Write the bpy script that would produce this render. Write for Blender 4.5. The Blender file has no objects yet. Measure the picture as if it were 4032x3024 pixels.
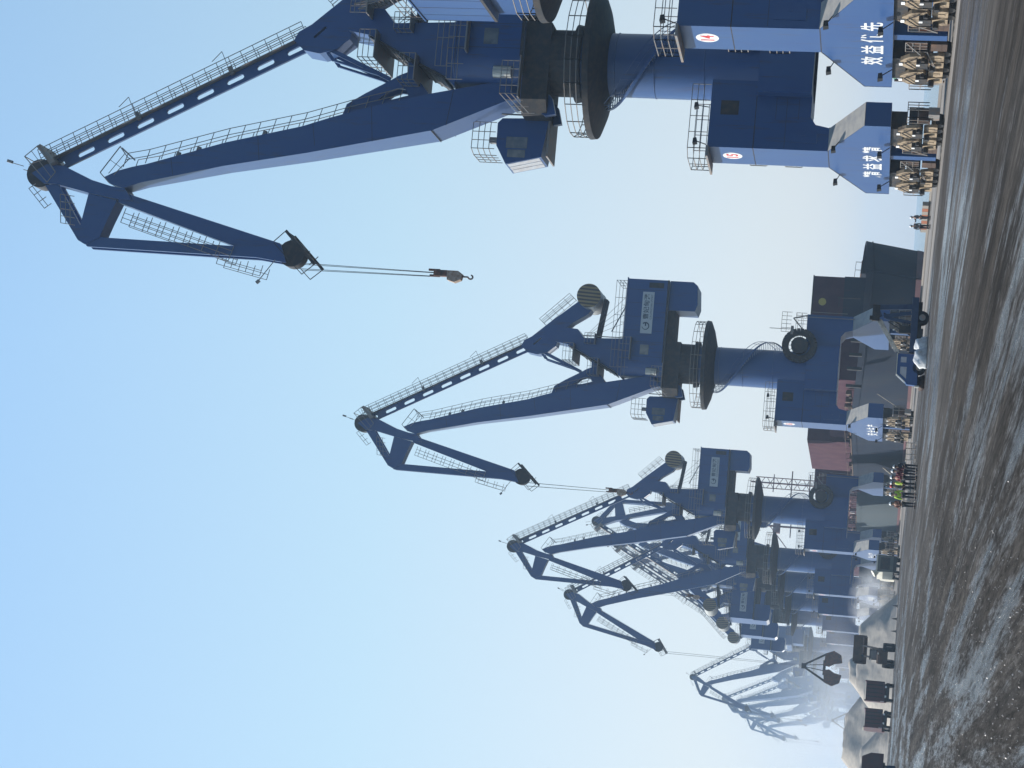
import bpy, math, random
from mathutils import Vector, Matrix
from mathutils.geometry import tessellate_polygon
R = math.radians
random.seed(7)
scn = bpy.context.scene
COL = scn.collection

# ------------------------------------------------------------------ camera (a portrait photo stored lying on its side)
cam_d = bpy.data.cameras.new("camera")
cam = bpy.data.objects.new("camera", cam_d)
COL.objects.link(cam)
scn.camera = cam
cam_d.sensor_width = 36.0
cam_d.lens = 36.0 * 7400 / 4032
cam_d.clip_start = 0.5
cam_d.clip_end = 20000
PITCH, YAW, ROLL = R(11.677), R(11.84), R(3.8)
CAMZ = 1.6
fwd = Vector((math.sin(YAW) * math.cos(PITCH), math.cos(YAW) * math.cos(PITCH), math.sin(PITCH)))
rgt = Vector((math.cos(YAW), -math.sin(YAW), 0))
upv = rgt.cross(fwd)
r_l, u_l = rgt * math.cos(ROLL) + upv * math.sin(ROLL), upv * math.cos(ROLL) - rgt * math.sin(ROLL)
cx, cy, cz = -u_l, r_l, -fwd            # image right = world down, image up = world right
cam.matrix_world = Matrix(((cx.x, cy.x, cz.x, 0), (cx.y, cy.y, cz.y, 0), (cx.z, cy.z, cz.z, CAMZ), (0, 0, 0, 1)))

# ------------------------------------------------------------------ sky, sun, exposure
SUN_EL, SUN_AZ = R(38), R(58)           # azimuth: degrees to the left of the rails (+Y)
sun_dir = Vector((-math.sin(SUN_AZ) * math.cos(SUN_EL), math.cos(SUN_AZ) * math.cos(SUN_EL), math.sin(SUN_EL)))
w = bpy.data.worlds.new("World"); scn.world = w; w.use_nodes = True
nt = w.node_tree
bg = nt.nodes["Background"]
sky = nt.nodes.new("ShaderNodeTexSky")
sky.sky_type = 'NISHITA'; sky.sun_disc = False
sky.sun_elevation = SUN_EL; sky.sun_rotation = -SUN_AZ
sky.air_density = 1.0; sky.dust_density = 1.2; sky.ozone_density = 1.6; sky.altitude = 0
# the clear-air Nishita sky plus the pale hazy dome of the day (by elevation only)
tcw = nt.nodes.new("ShaderNodeTexCoord"); sxyz = nt.nodes.new("ShaderNodeSeparateXYZ"); rampw = nt.nodes.new("ShaderNodeValToRGB")
nt.links.new(tcw.outputs["Generated"], sxyz.inputs[0]); nt.links.new(sxyz.outputs[2], rampw.inputs[0])
els = rampw.color_ramp.elements
for pos, c in ((0.0, (.69, .69, .68)), (.06, (.65, .67, .68)), (.27, (.45, .64, .75)), (.45, (.33, .545, .79)), (1.0, (.06, .20, .52))):
    e = els[0] if pos == 0 else (els[len(els) - 1] if pos == 1.0 else els.new(pos)); e.color = (*c, 1)
mulw = nt.nodes.new("ShaderNodeVectorMath"); mulw.operation = 'SCALE'; mulw.inputs["Scale"].default_value = 7.4
mul2 = nt.nodes.new("ShaderNodeVectorMath"); mul2.operation = 'SCALE'; mul2.inputs["Scale"].default_value = 0.30
addw = nt.nodes.new("ShaderNodeVectorMath"); addw.operation = 'ADD'
# the hazy dome is brighter on the sun's side than behind the camera
dotw = nt.nodes.new("ShaderNodeVectorMath"); dotw.operation = 'DOT_PRODUCT'; dotw.inputs[1].default_value = (-math.sin(SUN_AZ), math.cos(SUN_AZ), 0)
mrw = nt.nodes.new("ShaderNodeMapRange"); mrw.inputs["From Min"].default_value = -.75; mrw.inputs["From Max"].default_value = .3; mrw.inputs["To Min"].default_value = .38; mrw.inputs["To Max"].default_value = 1.0
nt.links.new(tcw.outputs["Generated"], dotw.inputs[0]); nt.links.new(dotw.outputs["Value"], mrw.inputs[0])
sidew = nt.nodes.new("ShaderNodeVectorMath"); sidew.operation = 'SCALE'
nt.links.new(rampw.outputs[0], sidew.inputs[0]); nt.links.new(mrw.outputs[0], sidew.inputs["Scale"])
nt.links.new(sidew.outputs[0], mulw.inputs[0]); nt.links.new(sky.outputs[0], mul2.inputs[0])
nt.links.new(mulw.outputs[0], addw.inputs[0]); nt.links.new(mul2.outputs[0], addw.inputs[1])
nt.links.new(addw.outputs[0], bg.inputs[0])
bg.inputs[1].default_value = 0.1
sd = bpy.data.lights.new("sun", 'SUN'); sd.energy = 5.0; sd.angle = R(0.5); sd.color = (1.0, 0.95, 0.88)
sun = bpy.data.objects.new("sun", sd); COL.objects.link(sun)
sun.rotation_euler = (-sun_dir).to_track_quat('-Z', 'Y').to_euler()
scn.view_settings.view_transform = 'Standard'; scn.view_settings.look = 'None'
scn.view_settings.exposure = 0.42; scn.view_settings.gamma = 1.0
scn.cycles.use_denoising = True
scn.cycles.max_bounces = 8
scn.cycles.volume_bounces = 3
scn.cycles.volume_step_rate = 2.0
scn.cycles.volume_max_steps = 96

# ------------------------------------------------------------------ materials
def mat(name, col, rough=0.5, spec=0.5, metal=0.0, col2=None, scale=1.0, lo=.4, hi=.65, stretch=(1, 1, 1), bump=0.0, bscale=8.0, coat=0.0, alpha=1.0, trans=0.0, emit=None):
    m = bpy.data.materials.new(name); m.use_nodes = True
    t = m.node_tree; b = t.nodes["Principled BSDF"]
    b.inputs["Base Color"].default_value = (*col, 1)
    b.inputs["Roughness"].default_value = rough
    b.inputs["Specular IOR Level"].default_value = spec
    b.inputs["Metallic"].default_value = metal
    b.inputs["Coat Weight"].default_value = coat; b.inputs["Coat Roughness"].default_value = .3
    b.inputs["Transmission Weight"].default_value = trans
    if emit:
        b.inputs["Emission Color"].default_value = (*emit[0], 1); b.inputs["Emission Strength"].default_value = emit[1]
    tc = t.nodes.new("ShaderNodeTexCoord"); mp = t.nodes.new("ShaderNodeMapping")
    t.links.new(tc.outputs["Object"], mp.inputs[0]); mp.inputs["Scale"].default_value = stretch
    if col2 is not None:
        n = t.nodes.new("ShaderNodeTexNoise"); n.inputs["Scale"].default_value = scale; n.inputs["Detail"].default_value = 5
        cr = t.nodes.new("ShaderNodeValToRGB"); cr.color_ramp.elements[0].position = lo; cr.color_ramp.elements[1].position = hi
        cr.color_ramp.elements[0].color = (*col, 1); cr.color_ramp.elements[1].color = (*col2, 1)
        t.links.new(mp.outputs[0], n.inputs["Vector"]); t.links.new(n.outputs[0], cr.inputs[0]); t.links.new(cr.outputs[0], b.inputs["Base Color"])
    if bump:
        n2 = t.nodes.new("ShaderNodeTexNoise"); n2.inputs["Scale"].default_value = bscale; n2.inputs["Detail"].default_value = 4
        bp = t.nodes.new("ShaderNodeBump"); bp.inputs["Strength"].default_value = bump; bp.inputs["Distance"].default_value = 0.05
        t.links.new(mp.outputs[0], n2.inputs["Vector"]); t.links.new(n2.outputs[0], bp.inputs["Height"]); t.links.new(bp.outputs[0], b.inputs["Normal"])
    return m
M = {}
M['blue'] = mat('crane_blue_paint', (.004, .052, .185), .42, .5, col2=(.011, .064, .19), scale=.55, lo=.35, hi=.75, stretch=(1, 1, .35), bump=.06, bscale=1.2, coat=.08)
def weather(m, rust=(.10, .05, .03), amount=.55, sheen=.0):
    t = m.node_tree; b = t.nodes["Principled BSDF"]; L = t.links.new
    src = b.inputs["Base Color"].links[0].from_socket
    tc = t.nodes.new("ShaderNodeTexCoord"); mp = t.nodes.new("ShaderNodeMapping"); mp.inputs["Scale"].default_value = (1.6, 1.6, .16)
    n = t.nodes.new("ShaderNodeTexNoise"); n.inputs["Scale"].default_value = 1.7; n.inputs["Detail"].default_value = 8; n.inputs["Roughness"].default_value = .7
    mr = t.nodes.new("ShaderNodeMapRange"); mr.inputs["From Min"].default_value = .56; mr.inputs["From Max"].default_value = .74; mr.inputs["To Max"].default_value = amount
    mx = t.nodes.new("ShaderNodeMix"); mx.data_type = 'RGBA'; mx.inputs[7].default_value = (*rust, 1)
    L(tc.outputs["Object"], mp.inputs[0]); L(mp.outputs[0], n.inputs["Vector"]); L(n.outputs[0], mr.inputs[0]); L(mr.outputs[0], mx.inputs[0]); L(src, mx.inputs[6]); L(mx.outputs[2], b.inputs["Base Color"])
    b.inputs["Sheen Weight"].default_value = sheen; b.inputs["Sheen Roughness"].default_value = .25; b.inputs["Sheen Tint"].default_value = (.95, .98, 1, 1)
weather(M['blue'], (.045, .035, .032), .7, .95)
M['dark'] = mat('greasy_steel_and_painted_shade', (.018, .020, .024), .6, .4, col2=(.045, .036, .028), scale=2.5)
M['rail'] = mat('galvanised_rail', (.20, .21, .21), .55, .4, metal=.3, col2=(.26, .20, .16), scale=3)
M['dust'] = mat('dusty_top_plate', (.36, .345, .31), .9, .2, col2=(.27, .27, .265), scale=1.5)
M['tan'] = mat('dusty_bogie_paint', (.30, .235, .16), .8, .25, col2=(.10, .075, .055), scale=2.6, lo=.45, hi=.68)
M['white'] = mat('white_paint', (.80, .80, .78), .5)
M['lettering'] = mat('weathered_white_lettering', (.66, .67, .66), .7, col2=(.40, .44, .50), scale=3.5, lo=.5, hi=.8)
M['red'] = mat('red_paint', (.55, .03, .03), .5)
M['sign'] = mat('grey_sign_board', (.42, .46, .48), .6)
M['ink'] = mat('sign_ink', (.03, .05, .08), .6)
M['orange'] = mat('poster_orange', (.50, .13, .05), .7, col2=(.42, .18, .10), scale=6)
M['poster'] = mat('poster_pale', (.12, .16, .20), .7, col2=(.2, .2, .22), scale=9)
M['glass'] = mat('cab_glass', (.10, .12, .13), .08, .8, col2=(.16, .17, .17), scale=1.5)
M['glass_lit'] = mat('painted_lit_glass', (.40, .42, .45), .15, .8, col2=(.35, .33, .33), scale=2)  # paler copy of the cab glass, its lit look put into the colour
M['silver'] = mat('worn_silver_duct', (.50, .49, .44), .4, .5, metal=.5, col2=(.25, .25, .24), scale=3, stretch=(4, 1, .4))
M['rope'] = mat('wire_rope', (.03, .035, .045), .6)
M['hook'] = mat('rusty_hook', (.05, .035, .03), .7, col2=(.18, .07, .035), scale=4)
M['hookw'] = mat('hook_block_cheek', (.42, .34, .27), .7, col2=(.25, .15, .1), scale=5)
M['green'] = mat('green_tarpaulin', (.04, .16, .09), .7, col2=(.05, .20, .12), scale=2)
M['brown'] = mat('brown_hopper', (.055, .032, .022), .8, col2=(.09, .05, .03), scale=1.6)
M['tyre'] = mat('tyre_rubber', (.012, .012, .013), .85, .2)
M['black'] = mat('black_trim', (.01, .011, .012), .6)
M['truckblue'] = mat('truck_blue', (.010, .06, .20), .4, .5, col2=(.015, .075, .22), scale=3)
M['bed'] = mat('truck_bed_blue', (.014, .035, .085), .6, col2=(.02, .05, .11), scale=3)
M['truckred'] = mat('tipper_dark_red', (.07, .018, .022), .55, col2=(.045, .02, .03), scale=1.3)
M['bag'] = mat('white_woven_bag', (.62, .63, .62), .8, col2=(.45, .46, .46), scale=5, bump=.4, bscale=6)
M['hull'] = mat('ship_hull_blue_grey', (.017, .024, .040), .75, .10, col2=(.024, .031, .044), scale=.4, stretch=(1, 1, .3))
weather(M['hull'], (.07, .035, .025), .6, 0)
M['hullgrey'] = mat('ship_hull_grey', (.07, .09, .10), .75, .15, col2=(.08, .095, .10), scale=.2, stretch=(1, 1, .3))
M['boot'] = mat('ship_boot_red', (.16, .07, .075), .7, col2=(.11, .06, .06), scale=.4)
M['house'] = mat('ship_house_maroon', (.060, .024, .036), .8, .12, col2=(.08, .038, .045), scale=.5)
weather(M['house'], (.06, .05, .05), .6, 0)
M['pink'] = mat('ship_gear_faded_red', (.20, .10, .10), .8, .2, col2=(.28, .2, .2), scale=1)
M['rust'] = mat('rusty_deck', (.12, .07, .045), .8, col2=(.07, .05, .04), scale=.8)
M['yellow'] = mat('yellow_emblem', (.45, .34, .06), .6)
M['gravel'] = mat('pale_gravel_heap', (.44, .395, .33), .95, .1, col2=(.34, .31, .27), scale=1.3, lo=.3, hi=.7, stretch=(1, 1, 2.5), bump=1.0, bscale=4)
M['concrete'] = mat('quay_concrete', (.26, .235, .205), .85, .2, col2=(.17, .155, .14), scale=.25, lo=.3, hi=.7, stretch=(1, .12, 1), bump=.3, bscale=2)
M['steel_rail'] = mat('crane_rail_steel', (.16, .14, .12), .45, .5, metal=.7)
M['skin'] = mat('skin', (.38, .22, .15), .6)
M['hair'] = mat('black_hair', (.01, .009, .008), .8)
M['navy'] = mat('navy_workwear', (.012, .016, .026), .85)
M['maroon'] = mat('maroon_jacket', (.13, .013, .022), .8)
M['hiviz'] = mat('hi_vis_vest', (.42, .62, .05), .7)
M['brownjacket'] = mat('brown_jacket', (.12, .045, .03), .85)
M['greyjacket'] = mat('grey_jacket', (.09, .085, .085), .85)
M['helmet'] = mat('white_helmet', (.75, .75, .72), .35)
M['redhelmet'] = mat('red_helmet', (.5, .04, .03), .35)
M['tankgreen'] = mat('water_tank_paint', (.055, .075, .07), .5, col2=(.08, .09, .085), scale=2)
M['cream'] = mat('cream_paint_and_lit_edges', (.62, .60, .50), .6)  # cream paint, also used for sunlight painted onto truck edges

def stripes(name, a, b, scale, rot):
    m = bpy.data.materials.new(name); m.use_nodes = True; t = m.node_tree; p = t.nodes["Principled BSDF"]; p.inputs["Roughness"].default_value = .6
    tc = t.nodes.new("ShaderNodeTexCoord"); mp = t.nodes.new("ShaderNodeMapping"); wv = t.nodes.new("ShaderNodeTexWave"); cr = t.nodes.new("ShaderNodeValToRGB")
    mp.inputs["Rotation"].default_value = (0, rot, 0)
    wv.wave_type = 'BANDS'; wv.bands_direction = 'X'; wv.inputs["Scale"].default_value = scale
    cr.color_ramp.elements[0].position = .48; cr.color_ramp.elements[1].position = .54
    cr.color_ramp.elements[0].color = (*a, 1); cr.color_ramp.elements[1].color = (*b, 1)
    t.links.new(tc.outputs["Object"], mp.inputs[0]); t.links.new(mp.outputs[0], wv.inputs["Vector"]); t.links.new(wv.outputs["Fac"], cr.inputs[0]); t.links.new(cr.outputs[0], p.inputs["Base Color"])
    return m
M['stripe'] = stripes('counterweight_stripes', (.27, .20, .10), (.06, .05, .045), .75, R(3))

# ------------------------------------------------------------------ mesh helpers
class MB:
    def __init__(s): s.v = []; s.f = []
    def add(s, vs, fs):
        n = len(s.v); s.v += [tuple(p) for p in vs]; s.f += [tuple(i + n for i in f) for f in fs]; return s
    def hexa(s, p):                                     # 8 points: bottom ring, top ring
        return s.add(p, [(3, 2, 1, 0), (4, 5, 6, 7), (0, 1, 5, 4), (1, 2, 6, 5), (2, 3, 7, 6), (3, 0, 4, 7)])
    def box(s, x0, x1, y0, y1, z0, z1):
        return s.hexa([(x0, y0, z0), (x1, y0, z0), (x1, y1, z0), (x0, y1, z0), (x0, y0, z1), (x1, y0, z1), (x1, y1, z1), (x0, y1, z1)])
    def bar(s, p, q, w=.1, h=None, up=(0, 0, 1)):
        p, q = Vector(p), Vector(q); h = h or w; d = (q - p)
        if d.length < 1e-6: return s
        d.normalize(); u = Vector(up)
        if abs(d.dot(u)) > .95: u = Vector((0, 1, 0))
        a = d.cross(u).normalized() * w / 2; b = a.cross(d).normalized() * h / 2
        return s.hexa([p - a - b, p + a - b, p + a + b, p - a + b, q - a - b, q + a - b, q + a + b, q - a + b])
    def tube(s, p, q, r0, r1=None, n=10, cap=True):
        p, q = Vector(p), Vector(q); r1 = r0 if r1 is None else r1; d = (q - p).normalized()
        u = Vector((0, 0, 1)) if abs(d.z) < .9 else Vector((1, 0, 0))
        a = d.cross(u).normalized(); b = d.cross(a)
        vs = []
        for c, r in ((p, r0), (q, r1)):
            for k in range(n):
                t = 2 * math.pi * k / n; vs.append(c + a * math.cos(t) * r + b * math.sin(t) * r)
        fs = [(k, (k + 1) % n, n + (k + 1) % n, n + k) for k in range(n)]
        if cap: fs += [tuple(range(n))[::-1], tuple(range(n, 2 * n))]
        return s.add(vs, fs)
    def lathe(s, prof, c=(0, 0), n=32):
        vs = []
        for r, z in prof:
            for k in range(n):
                t = 2 * math.pi * k / n; vs.append((c[0] + r * math.cos(t), c[1] + r * math.sin(t), z))
        fs = []
        for j in range(len(prof) - 1):
            for k in range(n): fs.append((j * n + k, j * n + (k + 1) % n, (j + 1) * n + (k + 1) % n, (j + 1) * n + k))
        fs += [tuple(range(n))[::-1], tuple(range((len(prof) - 1) * n, len(prof) * n))]
        return s.add(vs, fs)
    def prism(s, pts, t0, t1, holes=(), axis='y'):      # pts in the (a,b) plane, thickness t0..t1 (numbers, or functions of (a,b))
        f0 = t0 if callable(t0) else (lambda a, b: t0); f1 = t1 if callable(t1) else (lambda a, b: t1)
        def P(a, b, t): return (a, t, b) if axis == 'y' else ((t, a, b) if axis == 'x' else (a, b, t))
        loops = [list(pts)] + [list(h) for h in holes]
        flat = [p for l in loops for p in l]
        tris = tessellate_polygon([[Vector((a, b, 0)) for a, b in l] for l in loops])
        n = len(flat)
        vs = [P(a, b, f0(a, b)) for a, b in flat] + [P(a, b, f1(a, b)) for a, b in flat]
        fs = [tuple(t) for t in tris] + [tuple(i + n for i in reversed(t)) for t in tris]
        o = 0
        for l in loops:
            m = len(l)
            for k in range(m): fs.append((o + k, o + (k + 1) % m, n + o + (k + 1) % m, n + o + k))
            o += m
        return s.add(vs, fs)
    def rails(s, path, h=1.1, step=1.0, mids=(.55,), r=.022, up=(0, 0, 1), posts=True):
        up = Vector(up)
        path = [Vector(p) for p in path]
        for a, b in zip(path[:-1], path[1:]):
            for k in (1.0,) + tuple(m / h for m in mids): s.bar(a + up * h * k, b + up * h * k, r * 2)
            L = (b - a).length; n = max(1, round(L / step))
            if posts:
                for i in range(n + 1):
                    c = a.lerp(b, i / n); s.bar(c, c + up * h, r * 2)
        return s
def obj(name, mb, m, parent=None, smooth=False, label=None):
    me = bpy.data.meshes.new(name)
    me.from_pydata(mb.v, [], mb.f); me.validate()
    import bmesh
    b = bmesh.new(); b.from_mesh(me); bmesh.ops.recalc_face_normals(b, faces=b.faces); b.to_mesh(me); b.free()
    me.materials.append(M[m] if isinstance(m, str) else m)
    if smooth:
        me.shade_smooth()
        try: me.set_sharp_from_angle(angle=R(35))
        except Exception: pass
    o = bpy.data.objects.new(name, me); COL.objects.link(o)
    if parent: o.parent = parent
    if label: o['label'] = label
    return o
def tag(o, label=None, cat=None, group=None, kind=None):
    for k, v in (('label', label), ('category', cat), ('group', group), ('kind', kind)):
        if v: o[k] = v
    return o
def empty(name, loc=(0, 0, 0), rz=0.0):
    o = bpy.data.objects.new(name, None); COL.objects.link(o); o.location = loc; o.rotation_euler = (0, 0, rz); o.empty_display_size = .5
    return o
def thing(name, loc, label, cat, group=None, rz=0.0): return tag(empty(name, loc, rz), label, cat, group)
def copy_tree(o, parent=None, skip=()):
    c = o.copy(); COL.objects.link(c)
    if parent: c.parent = parent
    for ch in list(o.children):
        if ch.name.split('.')[0] not in skip: copy_tree(ch, c, skip)
    return c
def text_mesh(name, body, origin, xdir, ydir, width, height, m, parent, depth=.012, bold=.0):
    cu = bpy.data.curves.new(name, 'FONT'); cu.body = body; cu.extrude = .01; cu.offset = bold; cu.resolution_u = 3
    to = bpy.data.objects.new(name, cu); COL.objects.link(to)
    dg = bpy.context.evaluated_depsgraph_get(); dg.update()
    me = bpy.data.meshes.new_from_object(to.evaluated_get(dg))
    bpy.data.objects.remove(to)
    if not me.vertices: return None
    xs = [v.co.x for v in me.vertices]; ys = [v.co.y for v in me.vertices]
    x0, x1, y0, y1 = min(xs), max(xs), min(ys), max(ys)
    X, Y = Vector(xdir), Vector(ydir); N = X.cross(Y); O = Vector(origin)
    for v in me.vertices:
        a = (v.co.x - x0) / (x1 - x0) * width; b = (v.co.y - y0) / (y1 - y0) * height
        v.co = O + X * a + Y * b + N * (depth if v.co.z > 0 else 0)
    me.materials.clear(); me.materials.append(M[m])
    o = bpy.data.objects.new(name, me); COL.objects.link(o); o.parent = parent
    return o

# ------------------------------------------------------------------ setting: ground, quay, water
def ground_material():
    m = bpy.data.materials.new('worn_yard_asphalt'); m.use_nodes = True; t = m.node_tree; p = t.nodes["Principled BSDF"]
    L = t.links.new; N = t.nodes.new
    tc = N("ShaderNodeTexCoord")
    def noise(scale, st, detail=6, rot=0.0, rough=.55, dist=0.0):
        mp = N("ShaderNodeMapping"); mp.inputs["Scale"].default_value = st; mp.inputs["Rotation"].default_value = (0, 0, rot)
        n = N("ShaderNodeTexNoise"); n.inputs["Scale"].default_value = scale; n.inputs["Detail"].default_value = detail; n.inputs["Roughness"].default_value = rough; n.inputs["Distortion"].default_value = dist
        L(tc.outputs["Object"], mp.inputs[0]); L(mp.outputs[0], n.inputs["Vector"]); return n
    def ramp(n, lo, hi, a=(0, 0, 0), b=(1, 1, 1)):
        c = N("ShaderNodeValToRGB"); c.color_ramp.elements[0].position = lo; c.color_ramp.elements[1].position = hi
        c.color_ramp.elements[0].color = (*a, 1); c.color_ramp.elements[1].color = (*b, 1); L(n.outputs[0], c.inputs[0]); return c
    tracks = noise(1.9, (1.0, .028, 1), 9, R(7), .68, .35)      # long tyre streaks
    cross = noise(1.1, (1.0, .05, 1), 8, R(27), .66, .3)        # turning tracks
    patches = noise(.11, (1.0, .22, 1), 6, R(8), .62, .5)
    lumps = noise(7.5, (1, .085, 1), 9, R(6), .80, .4)           # loose grit dragged along the lane
    grit = noise(20.0, (1, .2, 1), 5, R(5), .8)
    c1 = ramp(tracks, .38, .62, (.016, .013, .010), (.088, .075, .061))
    c2 = ramp(patches, .40, .60, (.026, .021, .017), (.092, .086, .080))
    mx = N("ShaderNodeMix"); mx.data_type = 'RGBA'; mx.inputs[0].default_value = .5
    L(c1.outputs[0], mx.inputs[6]); L(c2.outputs[0], mx.inputs[7])
    c4 = ramp(cross, .40, .60, (.6, .59, .58), (1.3, 1.3, 1.3))
    m3 = N("ShaderNodeMix"); m3.data_type = 'RGBA'; m3.blend_type = 'MULTIPLY'; m3.inputs[0].default_value = .7; L(mx.outputs[2], m3.inputs[6]); L(c4.outputs[0], m3.inputs[7])
    # grit is strongest on the open yard, the lane by the cranes is swept smoother
    sx = N("ShaderNodeSeparateXYZ"); L(tc.outputs["Object"], sx.inputs[0])
    yard = N("ShaderNodeMapRange"); yard.inputs["From Min"].default_value = 6; yard.inputs["From Max"].default_value = 20; yard.inputs["To Min"].default_value = 1.0; yard.inputs["To Max"].default_value = .25; L(sx.outputs[0], yard.inputs[0])
    m2 = N("ShaderNodeMix"); m2.data_type = 'RGBA'; m2.blend_type = 'MULTIPLY'
    c3 = ramp(lumps, .36, .66, (.28, .27, .26), (2.1, 2.15, 2.2)); L(yard.outputs[0], m2.inputs[0]); L(m3.outputs[2], m2.inputs[6]); L(c3.outputs[0], m2.inputs[7])
    L(m2.outputs[2], p.inputs["Base Color"])
    wet = noise(.9, (1.0, .045, 1), 9, R(8), .68, .4)
    wet2 = noise(.06, (1.0, .6, 1), 4, 0, .5, .5)
    ad0 = N("ShaderNodeMath"); ad0.operation = 'ADD'; L(wet.outputs[0], ad0.inputs[0]); L(wet2.outputs[0], ad0.inputs[1])
    ad = N("ShaderNodeMath"); ad.operation = 'MULTIPLY_ADD'; ad.inputs[1].default_value = .025; L(yard.outputs[0], ad.inputs[0]); L(ad0.outputs[0], ad.inputs[2])
    adl = N("ShaderNodeMath"); adl.operation = 'MULTIPLY_ADD'; adl.inputs[1].default_value = .55; L(lumps.outputs[0], adl.inputs[0]); L(ad.outputs[0], adl.inputs[2])
    ad = N("ShaderNodeMath"); ad.operation = 'SUBTRACT'; ad.inputs[1].default_value = .275; L(adl.outputs[0], ad.inputs[0])
    wr = N("ShaderNodeMapRange"); wr.inputs["From Min"].default_value = 1.02; wr.inputs["From Max"].default_value = 1.14; wr.inputs["To Min"].default_value = .9; wr.inputs["To Max"].default_value = .22
    L(ad.outputs[0], wr.inputs[0]); L(wr.outputs[0], p.inputs["Roughness"])
    sp = N("ShaderNodeMapRange"); sp.inputs["From Min"].default_value = 1.0; sp.inputs["From Max"].default_value = 1.12; sp.inputs["To Min"].default_value = .10; sp.inputs["To Max"].default_value = .5
    L(ad.outputs[0], sp.inputs[0]); L(sp.outputs[0], p.inputs["Specular IOR Level"])
    b0 = N("ShaderNodeBump"); b0.inputs["Distance"].default_value = .05; L(yard.outputs[0], b0.inputs["Strength"])
    b1 = N("ShaderNodeBump"); b1.inputs["Distance"].default_value = .16; L(yard.outputs[0], b1.inputs["Strength"])
    b2 = N("ShaderNodeBump"); b2.inputs["Strength"].default_value = .6; b2.inputs["Distance"].default_value = .10
    L(tracks.outputs[0], b2.inputs["Height"]); L(lumps.outputs[0], b1.inputs["Height"]); L(b2.outputs[0], b1.inputs["Normal"])
    L(grit.outputs[0], b0.inputs["Height"]); L(b1.outputs[0], b0.inputs["Normal"]); L(b0.outputs[0], p.inputs["Normal"])
    return m
M['ground'] = ground_material()
M['water'] = mat('sea_water', (.05, .11, .14), .18, .5, bump=.5, bscale=.6)
QX = 57.0
tag(obj('ground', MB().box(-2900, QX - .6, -60, 2950, -6, 0), 'ground'), kind='structure')
tag(obj('quay_edge', MB().box(QX - .6, QX, -60, 2950, -6, .18), 'concrete'), kind='structure')
tag(obj('water', MB().add([(-2950, -2950, -4), (2950, -2950, -4), (2950, 2960, -4), (-2950, 2960, -4)], [(0, 1, 2, 3)]), 'water'), kind='structure')
tag(obj('quay_apron', MB().add([(38.6, -60, .004), (QX - .6, -60, .004), (QX - .6, 2900, .004), (38.6, 2900, .004)], [(0, 1, 2, 3)]), 'concrete'), kind='structure')
for xr in (42.8, 53.7):
    tag(obj('crane_track', MB().box(xr - .06, xr + .06, -50, 1400, .004, .07), 'steel_rail'), 'steel crane rail set in the quay on the %s side' % ('land' if xr < 50 else 'water'), 'rail', 'crane rails')

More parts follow.
